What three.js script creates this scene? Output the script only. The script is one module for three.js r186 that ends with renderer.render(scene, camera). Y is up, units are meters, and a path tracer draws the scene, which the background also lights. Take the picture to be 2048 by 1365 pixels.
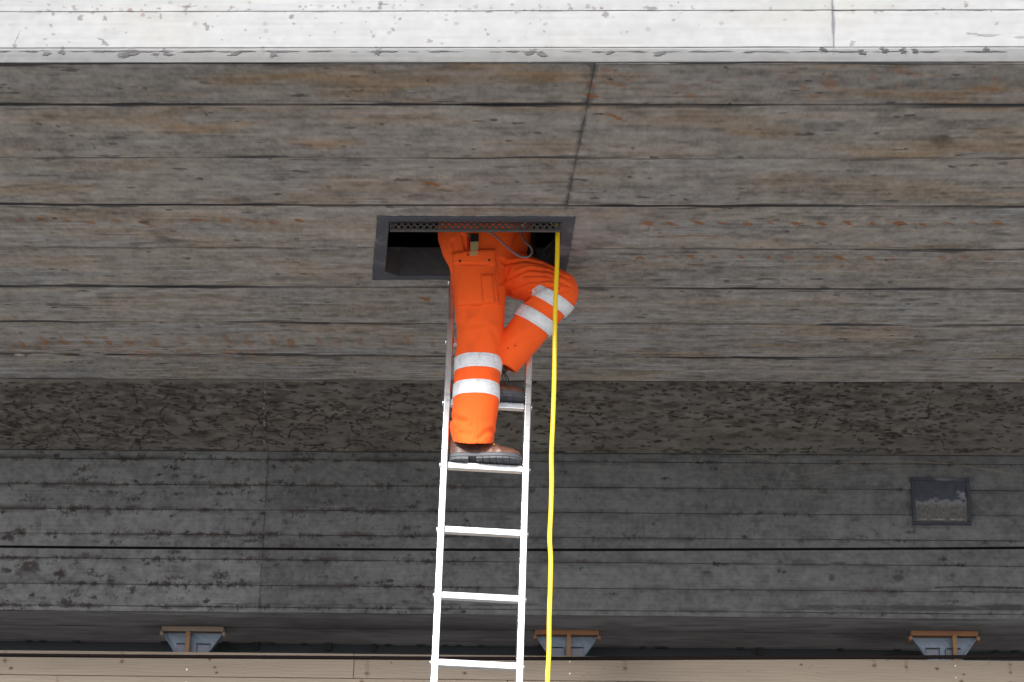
import * as THREE from 'three';
import { RoundedBoxGeometry } from 'three/addons/geometries/RoundedBoxGeometry.js';
import { mergeGeometries } from 'three/addons/utils/BufferGeometryUtils.js';

// ---------------------------------------------------------------- camera, sky, sun, exposure
const D2R = Math.PI / 180;
const scene = new THREE.Scene();
const F = 4600, PW = 2048, PH = 1365;                       // focal length in photograph pixels
const camera = new THREE.PerspectiveCamera(2 * Math.atan(PH / 2 / F) / D2R, PW / PH, 0.1, 2000);
camera.position.set(0, 1.65, 0);
camera.rotation.order = 'YXZ';
camera.rotation.set(20.5 * D2R, 2.7 * D2R, 1.2 * D2R);
camera.updateMatrixWorld(true);

{ // thin bright haze, a little brighter towards the horizon
  const w = 64, h = 32, a = new Float32Array(w * h * 4);
  for (let j = 0; j < h; j++) for (let i = 0; i < w; i++) {
    const el = (j + 0.5) / h * Math.PI - Math.PI / 2, s = Math.max(0, Math.sin(el));
    const L = el < 0 ? 0.3 : 0.82 - 0.28 * s;
    a.set([L * 0.955, L * 0.985, L * 1.05, 1], (j * w + i) * 4);
  }
  const t = new THREE.DataTexture(a, w, h, THREE.RGBAFormat, THREE.FloatType);
  t.mapping = THREE.EquirectangularReflectionMapping; t.magFilter = t.minFilter = THREE.LinearFilter; t.needsUpdate = true;
  scene.background = t; scene.environment = t;
}
const sun = new THREE.DirectionalLight(new THREE.Color(1, 0.965, 0.91), 1.5);
sun.position.set(-9, 14.45, 20); sun.target.position.set(0, 3, -9);
sun.castShadow = true; sun.shadow.radius = 20; sun.shadow.mapSize.set(2048, 2048);
Object.assign(sun.shadow.camera, { left: -12, right: 12, top: 12, bottom: -12, near: 1, far: 80 });
scene.add(sun, sun.target);

const renderer = new THREE.WebGLRenderer({ antialias: true });
renderer.toneMapping = THREE.LinearToneMapping;
renderer.toneMappingExposure = 4.6;
renderer.shadowMap.enabled = true;

// ---------------------------------------------------------------- helpers
const V3 = (x, y, z) => new THREE.Vector3(x, y, z);
const clamp = (x, a = 0, b = 1) => Math.min(b, Math.max(a, x));
const mix = (a, b, t) => a + (b - a) * t;
const smooth = (a, b, x) => { const t = clamp((x - a) / (b - a)); return t * t * (3 - 2 * t); };
function rng(s) { return () => { s |= 0; s = s + 0x6D2B79F5 | 0; let t = Math.imul(s ^ s >>> 15, 1 | s); t = t + Math.imul(t ^ t >>> 7, 61 | t) ^ t; return ((t ^ t >>> 14) >>> 0) / 4294967296; }; }
const LAT = (() => { const r = rng(77), a = new Float32Array(65536); for (let i = 0; i < 65536; i++) a[i] = r(); return a; })();
function vn(x, y) {                                          // value noise 0..1
  const xi = Math.floor(x), yi = Math.floor(y); let fx = x - xi, fy = y - yi; fx = fx * fx * (3 - 2 * fx); fy = fy * fy * (3 - 2 * fy);
  const x0 = xi & 255, x1 = xi + 1 & 255, y0 = (yi & 255) << 8, y1 = (yi + 1 & 255) << 8;
  const a = LAT[y0 | x0], b = LAT[y0 | x1], c = LAT[y1 | x0], d = LAT[y1 | x1];
  return a + (b - a) * fx + (c - a + (a - b - c + d) * fx) * fy;
}
const fbm = (x, y, o = 3) => { let s = 0, a = 0.5, n = 0; for (let i = 0; i < o; i++) { s += a * vn(x, y); n += a; a *= 0.5; x = x * 2.03 + 17.3; y = y * 2.03 + 9.1; } return s / n; };

// a pixel of the photograph gives a direction; what the thing touches gives the distance
const camQ = camera.quaternion.clone(), camP = camera.position.clone(), camQi = camQ.clone().invert();
const ray = (px, py) => V3((px - PW / 2) / F, -(py - PH / 2) / F, -1).applyQuaternion(camQ);
const along = (d, t) => camP.clone().addScaledVector(d, t);
const onY = (px, py, Y) => { const d = ray(px, py); return along(d, (Y - camP.y) / d.y); };
const onZ = (px, py, Z) => { const d = ray(px, py); return along(d, (Z - camP.z) / d.z); };
const project = (p) => { const v = p.clone().sub(camP).applyQuaternion(camQi); return [PW / 2 + F * v.x / -v.z, PH / 2 - F * v.y / -v.z]; };

const taken = {};
const numbered = (n) => { const k = taken[n] = (taken[n] ?? -1) + 1; return k ? `${n}_${String(k).padStart(3, '0')}` : n; };
function mesh(name, geo, mat, parent) {
  const m = new THREE.Mesh(geo, mat); m.name = parent ? name : numbered(name); m.castShadow = m.receiveShadow = true; (parent ?? scene).add(m); return m;
}
function thing(name, label, category, pos = V3(0, 0, 0), group) {
  const g = new THREE.Group(); g.name = numbered(name); g.position.copy(pos); g.userData = { label, category }; if (group) g.userData.group = group; scene.add(g); return g;
}
// children built in world coordinates are moved under a root that stands at the thing's base
function settle(g, base) {
  const done = new Set();
  g.traverse((o) => { if (o.isMesh && !done.has(o.geometry)) { done.add(o.geometry); o.geometry.translate(-base.x, -base.y, -base.z); } });
  g.position.copy(base);
}
const boxG = (x0, x1, y0, y1, z0, z1) => { const g = new THREE.BoxGeometry(x1 - x0, y1 - y0, z1 - z0); g.translate((x0 + x1) / 2, (y0 + y1) / 2, (z0 + z1) / 2); return g; };
const rboxG = (x0, x1, y0, y1, z0, z1, r = 0.003) => { const g = new RoundedBoxGeometry(x1 - x0, y1 - y0, z1 - z0, 2, r); g.translate((x0 + x1) / 2, (y0 + y1) / 2, (z0 + z1) / 2); return g; };
const tubeG = (pts, r, seg = 60, rad = 8) => new THREE.TubeGeometry(new THREE.CatmullRomCurve3(pts), seg, r, rad, false);
const lin = (r, g, b) => new THREE.Color().setRGB(r, g, b);
const std = (c, rough, metal = 0, extra = {}) => new THREE.MeshStandardMaterial({ color: c, roughness: rough, metalness: metal, side: THREE.DoubleSide, ...extra });

// a sheet of colour and relief in metres: X0..X0+W along, 0..H across
const toS = (c) => { c = clamp(c); return Math.round(255 * (c <= 0.0031308 ? c * 12.92 : 1.055 * Math.pow(c, 1 / 2.4) - 0.055)); };
class Paint {
  constructor(w, h, X0, W, H) { Object.assign(this, { w, h, X0, W, H }); this.c = new Float32Array(w * h * 3); this.b = new Float32Array(w * h).fill(0.5); }
  base(fn) {
    const { w, h, c, b } = this;
    for (let j = 0; j < h; j++) for (let i = 0; i < w; i++) { const k = j * w + i, o = fn(this.X0 + (i + 0.5) / w * this.W, (j + 0.5) / h * this.H); c[3 * k] = o[0]; c[3 * k + 1] = o[1]; c[3 * k + 2] = o[2]; b[k] = o[3]; }
    return this;
  }
  blob(x, s, rx, rs, col, alpha, dh = 0, ang = 0, rough = 0.5, seed = 0) { // ragged-edged mark
    const { w, h } = this, sx = w / this.W, sy = h / this.H, R = Math.max(rx, rs) * 1.5, ca = Math.cos(ang), sa = Math.sin(ang);
    const i0 = Math.max(0, Math.floor((x - R - this.X0) * sx)), i1 = Math.min(w - 1, Math.ceil((x + R - this.X0) * sx)), j0 = Math.max(0, Math.floor((s - R) * sy)), j1 = Math.min(h - 1, Math.ceil((s + R) * sy));
    for (let j = j0; j <= j1; j++) for (let i = i0; i <= i1; i++) {
      const dx = this.X0 + (i + 0.5) / sx - x, ds = (j + 0.5) / sy - s, u = (dx * ca + ds * sa) / rx, v = (-dx * sa + ds * ca) / rs;
      let q = Math.hypot(u, v) + rough * (fbm(dx / rx * 1.7 + seed * 7.1 + 50, ds / rs * 1.7 + seed * 3.3 + 50, 3) - 0.5) * 2;
      const m = alpha * smooth(1, 0.55, q); if (m <= 0) continue;
      const k = j * w + i; for (let e = 0; e < 3; e++) this.c[3 * k + e] = mix(this.c[3 * k + e], col[e], m); this.b[k] += dh * m;
    }
  }
  stroke(pts, r0, r1, col, alpha, dh = 0, seed = 0) {         // chain of small ragged dabs
    for (let q = 0; q < pts.length - 1; q++) {
      const [x0, s0] = pts[q], [x1, s1] = pts[q + 1], L = Math.hypot(x1 - x0, s1 - s0), n = Math.max(1, Math.ceil(L / (r0 * 0.8)));
      for (let e = 0; e < n; e++) { const t = (e + 0.5) / n, g = (q + t) / (pts.length - 1), r = mix(r0, r1, g) * (0.55 + 0.9 * vn(x0 * 90 + e * 0.7 + seed, s0 * 90 + q)); this.blob(mix(x0, x1, t), mix(s0, s1, t), r * 1.2, r, col, alpha, dh, 0, 0.3, seed + e); }
    }
  }
  make(bumpScale, roughness = 0.92, extra = {}) {
    const { w, h } = this, a = new Uint8Array(w * h * 4), d = new Uint8Array(w * h * 4);
    for (let k = 0; k < w * h; k++) { for (let e = 0; e < 3; e++) a[4 * k + e] = toS(this.c[3 * k + e]); a[4 * k + 3] = 255; const v = Math.round(255 * clamp(this.b[k])); d[4 * k] = d[4 * k + 1] = d[4 * k + 2] = v; d[4 * k + 3] = 255; }
    const tex = (arr) => { const t = new THREE.DataTexture(arr, w, h, THREE.RGBAFormat); t.wrapS = t.wrapT = THREE.MirroredRepeatWrapping; t.magFilter = THREE.LinearFilter; t.minFilter = THREE.LinearMipmapLinearFilter; t.generateMipmaps = true; t.needsUpdate = true; return t; };
    const map = tex(a); map.colorSpace = THREE.SRGBColorSpace;
    this.c = this.b = null;
    return new THREE.MeshStandardMaterial({ map, bumpMap: tex(d), bumpScale, roughness, metalness: 0, side: THREE.DoubleSide, ...extra });
  }
}

// ---------------------------------------------------------------- ground
{
  const P = new Paint(512, 512, 0, 6, 6).base((x, s) => { const n = fbm(x * 14, s * 14, 3), m = fbm(x * 1.3, s * 1.3, 3), t = 0.7 + 0.6 * n * (0.6 + 0.8 * m); return [0.178 * t, 0.173 * t, 0.165 * t, n]; });
  const m = P.make(0.04, 0.95); m.map.repeat.set(60, 60); m.bumpMap.repeat.set(60, 60);
  const g = new THREE.PlaneGeometry(360, 360); g.rotateX(-Math.PI / 2);
  const o = mesh('ground', g, m); o.userData = { kind: 'structure', label: 'grey brown gravel ground under the bridge' };
}

// ---------------------------------------------------------------- the bridge section, read from the photograph
const YS = 5.45;                                            // underside of the deck
const zN = onY(1024, 126, YS).z, zF = onY(1024, 762, YS).z;  // its outer and inner edge
// frame: a plane swept along x; s runs across it, h is out of the surface
function frame(y0, z0, vy, vz, ny, nz) {
  return { at: (x, s, h = 0) => V3(x, y0 + vy * s + ny * h, z0 + vz * s + nz * h),
    px: (px, py) => { const d = ray(px, py), t = ((y0 - camP.y) * ny + (z0 - camP.z) * nz) / (d.y * ny + d.z * nz), p = along(d, t); return [p.x, (p.y - y0) * vy + (p.z - z0) * vz]; } };
}
const FS = frame(YS, zN, 0, -1, -1, 0);
const SF = zN - zF;                                         // soffit width
const hs = Math.sin(15 * D2R), hc = Math.cos(15 * D2R);
const FH = frame(YS, zF, -hs, -hc, -hc, hs);                // haunch, a shallow slope
const SH = FH.px(1024, 906)[1];
const yW = YS - SH * hs, zW = zF - SH * hc;
const FW = frame(yW, zW, -1, 0, 0, 1);                      // web
const SW = FW.px(1024, 1231)[1];
const yB = yW - SW;
const FB = frame(yB, zW, 0, -1, -1, 0);                     // bottom flange
const SB = FB.px(1024, 1291)[1];
const LIP = 0.045, fz = zN + 0.03;                          // fascia stands a little proud, chamfered below
const FC = frame(YS + LIP, fz, -LIP / Math.hypot(LIP, 0.03), -0.03 / Math.hypot(LIP, 0.03), -0.03 / Math.hypot(LIP, 0.03), LIP / Math.hypot(LIP, 0.03));
const SC = Math.hypot(LIP, 0.03);
const FTOP = 0.6;
const FF = frame(YS + LIP + FTOP, fz, -1, 0, 0, 1);         // fascia face, s = 0 is 0.6 m above the chamfer

const XA = -8, XB = 8;
const TX0 = onY(1024, 500, YS).x - 3.1, TW = 6.2;           // the textures cover what is seen, mirrored beyond

// a board mark of the shuttering: its own slab with softened, ragged edges
function strip(f, { xa = () => XA, xb = () => XB, s0, s1, off = 0, gap = 0.005, H, hole = null, seed = 0, rag = 0.003, step = 0.05, endGap = 0.004, bev = 0.003, gr = 0.018 }) {
  const S0 = s0 + gap / 2, S1 = s1 - gap / 2, dep = gr;
  let ss = [], n = Math.max(2, Math.ceil((S1 - S0) / 0.05));
  for (let i = 0; i <= n; i++) ss.push(mix(S0 + 0.005, S1 - 0.005, i / n));
  if (hole) for (const e of [hole.s0, hole.s1]) if (e > S0 + 0.01 && e < S1 - 0.01) ss.push(e);
  ss.sort((a, b) => a - b);
  const rows = [[S0, -dep, 1], [S0, -bev, 1], ...ss.map((s) => [s, 0, 0]), [S1, -bev, -1], [S1, -dep, -1]];
  const colFns = []; // each column: x as a function of s, and its depth
  const seg = (fa, fb, cnt, skip) => { for (let i = skip ? 1 : 0; i <= cnt; i++) colFns.push((s) => mix(fa(s), fb(s), i / cnt)); };
  const A = (s) => xa(s) + endGap / 2, B = (s) => xb(s) - endGap / 2, sm = (s0 + s1) / 2;
  let hc = null;
  if (hole) { const n1 = Math.ceil((hole.L(sm) - A(sm)) / step), n2 = 12, n3 = Math.ceil((B(sm) - hole.R(sm)) / step); seg(A, hole.L, n1); seg(hole.L, hole.R, n2, true); seg(hole.R, B, n3, true); hc = [n1, n1 + n2]; }
  else seg(A, B, Math.max(2, Math.ceil((B(sm) - A(sm)) / step)));
  const cols = [[colFns[0], -dep], ...colFns.map((c) => [c, 0]), [colFns[colFns.length - 1], -dep]];
  const pos = [], uv = [], idx = [], nc = cols.length;
  for (const [s, h, e] of rows) for (const [c, ch] of cols) {
    const x = c(s), chip = smooth(0.66, 0.9, vn(x * 3.1 + seed * 11.7, seed * 5.3 + e));
    const r = e ? rag * (vn(x * 23 + seed * 31, e * 3.7 + seed) + 2.2 * chip) * e : 0;
    const relief = (fbm(x * 1.1 + seed * 3, s * 3 + seed, 2) - 0.5) * 0.006;
    const p = f.at(x, s + r, h < 0 ? h + off : (ch < 0 ? ch + off : off + relief));
    pos.push(p.x, p.y, p.z); uv.push((x - TX0) / TW, s / H);
  }
  for (let j = 0; j < rows.length - 1; j++) for (let i = 0; i < nc - 1; i++) {
    if (hc && i - 1 >= hc[0] && i - 1 < hc[1]) { const m = (rows[j][0] + rows[j + 1][0]) / 2; if (m > hole.s0 && m < hole.s1) continue; }
    const a = j * nc + i, b = a + 1, c = a + nc, d = c + 1; idx.push(a, b, c, b, d, c);
  }
  const g = new THREE.BufferGeometry(); g.setAttribute('position', new THREE.Float32BufferAttribute(pos, 3)); g.setAttribute('uv', new THREE.Float32BufferAttribute(uv, 2)); g.setIndex(idx); g.computeVertexNormals();
  return g;
}

// the access hole in the soffit
const hq = (px, py) => FS.px(px, py);
const hole = (() => {
  const a = hq(765, 435), b = hq(1138, 436), c = hq(1124, 553), d = hq(757, 554), s0 = (a[1] + b[1]) / 2, s1 = (c[1] + d[1]) / 2;
  return { s0, s1, L: (s) => mix(a[0], d[0], (s - s0) / (s1 - s0)), R: (s) => mix(b[0], c[0], (s - s0) / (s1 - s0)) };
})();

// ---- surfaces of the concrete
const soffitJ = [126, 208.5, 316, 411, 497, 575.5, 646.5, 713.5, 762].map((y) => FS.px(1024, y)[1]);
soffitJ[0] = 0; soffitJ[8] = SF;
const jointA = FS.px(1192, 122), jointB = FS.px(1132, 420);
const jointX = (s) => mix(jointA[0], jointB[0], (s - jointA[1]) / (jointB[1] - jointA[1]));
const bd = (s, J) => { let d = 9, k = 0; for (let i = 0; i < J.length; i++) { const e = Math.abs(s - J[i]); if (e < d) { d = e; k = i; } } return [d, k]; };
const row = (s, J) => { let k = 0; while (k < J.length - 2 && s > J[k + 1]) k++; return k; };

const matSoffit = (() => {
  const H = SF, P = new Paint(2048, 1200, TX0, TW, H);
  const ochre = [1.1, 0.8, 0.6, 0.65, 0.4, 0.3, 0.55, 0.5], pale = [0.05, 0.16, 0.3, 0.34, 0.5, 0.62, 0.34, 0.4], tone = [0.9, 0.98, 1, 1.04, 0.98, 1, 0.97, 0.92];
  P.base((x, s) => {
    const k = row(s, soffitJ), o = k * 13.7;
    const wv = s + 0.012 * (vn(x * 1.7 + o, s * 3) - 0.5);
    const g1 = vn(x * 14 + o, wv * 30), g2 = vn(x * 5 + o, wv * 16 + 3), g3 = vn(x * 38 + o, wv * 42 + 9), b1 = fbm(x * 1.1 + o, s * 3.2 + o, 3), b2 = fbm(x * 11 + o * 2, s * 12, 3), sp = vn(x * 105, s * 48);
    const b3 = fbm(x * 2.4 + o, s * 7 + o * 2, 4), g4 = vn(x * 4 + o, wv * 50 + 77), wp = vn(x * 30, s * 5 + o);
    let t = tone[k] * (-0.05 + 0.34 * g1 + 0.24 * g2 + 0.36 * g3 + 0.36 * g4 + 0.16 * b1 + 0.3 * b2 + 0.18 * b3 + 0.28 * sp + 0.12 * wp);
    let r = 0.258 * t, g = 0.233 * t, b = 0.208 * t;
    const cool = smooth(0.42, 0.7, fbm(x * 1.8 + o + 70, s * 6 + 11, 3)) * 0.5; const cw = cool * (k < 3 ? 0.8 : 1.4); r = mix(r, 0.236 * t, cw); g = mix(g, 0.234 * t, cw); b = mix(b, 0.236 * t, cw);
    const om = ochre[k] * smooth(0.46, 0.78, fbm(x * 2.3 + o + 40, s * 9 + 5, 4)) * (0.35 + 0.65 * g2);
    r = mix(r, 0.25 * t, om); g = mix(g, 0.165 * t, om); b = mix(b, 0.09 * t, om);
    const pm = pale[k] * smooth(0.44, 0.72, fbm(x * 0.9 + o + 9, s * 5 + 31, 3)) * smooth(0.36, 0.8, 0.5 * g1 + 0.5 * vn(x * 3 + o, wv * 44));
    r = mix(r, 0.37, pm); g = mix(g, 0.375, pm); b = mix(b, 0.385, pm);
    const dk = smooth(0.72, 0.95, vn(x * 8 + o * 3, wv * 34 + 60)) * smooth(0.35, 0.7, vn(x * 0.9 + o, s * 5)) * 0.45;
    r *= 1 - dk; g *= 1 - dk; b *= 1 - dk;
    const d = bd(s + 0.004 * (fbm(x * 9, k * 3.3, 3) - 0.5), soffitJ)[0], jn = fbm(x * 5 + k * 9, s * 50, 3), jw = 0.011 + 0.045 * smooth(0.46, 0.85, jn);
    const jm = smooth(jw, jw * 0.2, d) * (0.5 + 0.5 * smooth(0.3, 0.7, vn(x * 2.4, bd(s, soffitJ)[1] * 7.7)));
    r = mix(r, 0.045, jm); g = mix(g, 0.042, jm); b = mix(b, 0.045, jm);
    return [r, g, b, 0.3 * g1 + 0.2 * g3 + 0.3 * b2 + 0.15 * sp - 0.3 * jm - 0.25 * dk];
  });
  const R = rng(5);
  // construction joint, smeared with dark laitance
  for (let i = 0; i < 90; i++) { const s = mix(jointA[1], jointB[1], R()); P.blob(jointX(s) + (R() - 0.5) * 0.012, s, 0.006 + 0.01 * R(), 0.02 + 0.03 * R(), [0.1, 0.095, 0.095], 0.3, -0.1, 0, 0.5, i); }
  for (let i = 0; i < 8; i++) P.blob(jointX(0.3) + (R() - 0.5) * 0.04, jointA[1] + 0.75 * R() * 0.5, 0.014, 0.03, [0.08, 0.08, 0.085], 0.4, -0.1, 0, 0.6, i + 9);
  // rows of rust ticks from the chairs of the reinforcement
  const tick = (px, py, w, a) => { const [x, s] = hq(px, py); P.blob(x, s, w * (0.7 + 0.7 * R()), 0.013 + 0.012 * R(), [0.27, 0.1, 0.025], Math.min(0.85, a * 1.5), 0, 0.5 + 0.3 * R(), 0.8, Math.floor(px)); };
  for (let px = 1290; px < 2040; px += 50) { tick(px + 10 * R(), 444 + 4 * R(), 0.03, 0.35 + 0.4 * R()); tick(px - 12 + 14 * R(), 513 + 5 * R(), 0.024, 0.25 + 0.4 * R()); }
  for (let px = 20; px < 640; px += 52) { tick(px + 14 * R(), 436 + 12 * R(), 0.034, 0.3 + 0.4 * R()); tick(px + 20 * R(), 484 + 10 * R(), 0.02, 0.2 * R()); }
  for (let px = 30; px < 900; px += 46) { const [x, s] = hq(px + 12 * R(), 680 + 8 * R()); P.blob(x, s, 0.016 + 0.012 * R(), 0.09, [0.27, 0.12, 0.045], 0.25 + 0.4 * R(), 0, 0, 0.7, px); }
  for (let i = 0; i < 46; i++) tick(300 * R() + 250 * (R() < 0.5) + 20, 698 + 14 * R(), 0.03, 0.35 * R());
  for (let i = 0; i < 60; i++) tick(1160 + 880 * R(), 135 + 60 * R(), 0.03, 0.3 * R());
  for (const [px, py] of [[868, 370], [1180, 190], [850, 598], [1230, 232]]) tick(px, py, 0.04, 0.6);
  // short dark flecks, pale flecks and small voids
  for (let i = 0; i < 650; i++) { const x = TX0 + TW * R(), s = H * R(), w = 0.008 + 0.05 * R() * R(); P.blob(x, s, w, 0.006 + 0.011 * R(), [0.055, 0.052, 0.055], 0.3 + 0.55 * R(), -0.25, (R() - 0.5) * 0.25, 0.6, i); }
  for (let i = 0; i < 900; i++) { const x = TX0 + TW * R(), s = H * (0.25 + 0.75 * Math.sqrt(R())), w = 0.03 + 0.2 * R() * R(); P.blob(x, s, w, 0.004 + 0.006 * R(), [0.42, 0.43, 0.46], 0.25 + 0.45 * R(), 0.05, (R() - 0.5) * 0.03, 0.5, i); }
  for (let i = 0; i < 40; i++) { const x = TX0 + TW * R(), s = H * R(); P.blob(x, s, 0.02 + 0.02 * R(), 0.012 + 0.01 * R(), [0.2, 0.2, 0.2], 0.4, -0.2, 0, 0.6, i); }
  for (const [px, py, w] of [[228, 308, 0.035], [822, 182, 0.02], [1560, 147, 0.03], [1650, 264, 0.035], [1915, 270, 0.03]]) { const [x, s] = hq(px, py); P.blob(x, s, w, w * 0.5, [0.34, 0.36, 0.38], 0.55, -0.1, 0, 0.7, px); P.blob(x + 0.01, s + 0.01, w * 0.6, w * 0.25, [0.1, 0.1, 0.11], 0.5, -0.3, 0, 0.6, px + 1); }
  { const [x, s] = hq(38, 710); P.blob(x, s, 0.028, 0.012, [0.6, 0.57, 0.52], 0.9, 0.2, 0.1, 0.5, 3); }
  // smeared mortar beside the hatch
  for (let i = 0; i < 34; i++) { const [x, s] = hq(1140 + 60 * R() * R() + 5, 420 + 90 * R()); P.blob(x, s, 0.02 + 0.05 * R(), 0.01 + 0.03 * R(), R() < 0.6 ? [0.36, 0.31, 0.3] : [0.2, 0.165, 0.16], 0.28, 0.15, (R() - 0.5) * 0.8, 0.7, i); }
  return P.make(0.007, 0.93);
})();

const matHaunch = (() => {
  const P = new Paint(2048, 400, TX0, TW, SH), R = rng(9);
  P.base((x, s) => { const n = fbm(x * 3, s * 8, 3), g = vn(x * 14, s * 34), g2 = fbm(x * 7, s * 18, 3), f3 = vn(x * 60, s * 46), t = 0.2 + 0.36 * n + 0.3 * g + 0.46 * g2 + 0.24 * f3; const o = smooth(0.45, 0.75, fbm(x * 2 + 5, s * 8, 3)) * 0.35; return [mix(0.15, 0.153, o) * t, mix(0.138, 0.12, o) * t, mix(0.124, 0.088, o) * t, 0.3 + 0.4 * g + 0.2 * n]; });
  const dark = [0.019, 0.015, 0.013], brown = [0.05, 0.037, 0.03];
  const at = (px, py) => FH.px(px, py);
  // brown film of old growth under the edge, in flecks
  const dens = (px, py) => clamp(1.15 - (py - 764) / 150 + 0.9 * (fbm(px * 0.006, py * 0.02, 3) - 0.5) + 0.35 * smooth(520, 150, px) + 0.25 * smooth(1500, 1900, px));
  for (let i = 0; i < 2600; i++) { const px = 2060 * R() - 6, py = 764 + 125 * R(); if (R() > dens(px, py) * (px < 560 ? 1 : 0.5)) continue; const [x, s] = at(px, py); P.blob(x, s, 0.016 + 0.05 * R(), 0.01 + 0.016 * R(), brown, 0.25 + 0.35 * R(), 0, (R() - 0.5) * 0.25, 0.7, i); }
  // short ragged dashes
  for (let i = 0; i < 2300; i++) { const px = 2060 * R() - 6, py = 765 + 138 * R(), dn = dens(px, py); if (R() > 0.12 + 0.75 * dn * dn) continue; const [x, s] = at(px, py), w = 0.009 + 0.032 * R() * R(); P.blob(x, s, w, 0.005 + 0.009 * R(), dark, 0.6 + 0.4 * R(), -0.2, (R() - 0.4) * 0.6, 0.8, i); }
  // a few branching cracks of dirt lower down
  for (let i = 0; i < 150; i++) {
    const px = R() < 0.7 ? 900 * R() : 2048 * R(), v = 0.25 + 0.75 * R(); let [x, s] = at(px, 768 + 132 * v);
    const pts = [[x, s]], n = 3 + Math.floor(5 * R()); let a = (R() < 0.5 ? 0 : Math.PI) + (R() - 0.5) * 0.4;
    for (let k = 0; k < n; k++) { a += (R() - 0.5) * 1.7; x += Math.cos(a) * (0.01 + 0.02 * R()); s += Math.sin(a) * 0.03; pts.push([x, clamp(s, 0.01, SH - 0.01)]); if (R() < 0.4) P.blob(x, s, 0.007 + 0.008 * R(), 0.007 + 0.006 * R(), dark, 0.8, -0.2, (R() - 0.5), 0.8, i + k); }
    P.stroke(pts, 0.0034 + 0.0028 * R(), 0.0016, dark, 0.75, -0.2, i);
  }
  for (let px = 0; px < 2048; px += 9) { const [x, s] = at(px + 8 * R(), 897 + 8 * R()); if (vn(px * 0.02, 3) > 0.42) P.blob(x, s, 0.016 + 0.02 * R(), 0.008 + 0.011 * R(), dark, 0.65, -0.2, 0, 0.6, px); if (R() < 0.12) P.blob(x, s, 0.012, 0.01, [0.3, 0.2, 0.12], 0.6, 0, 0, 0.6, px); }
  for (let i = 0; i < 26; i++) { const v = R(), jx = at(527.5, 766 + 138 * v)[0]; P.blob(jx + (R() - 0.5) * 0.01, at(527.5, 766 + 138 * v)[1], 0.004 + 0.004 * R(), 0.02, R() < 0.25 ? [0.36, 0.36, 0.35] : dark, 0.5, -0.1, 0, 0.5, i); }
  return P.make(0.005, 0.95);
})();

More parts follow.
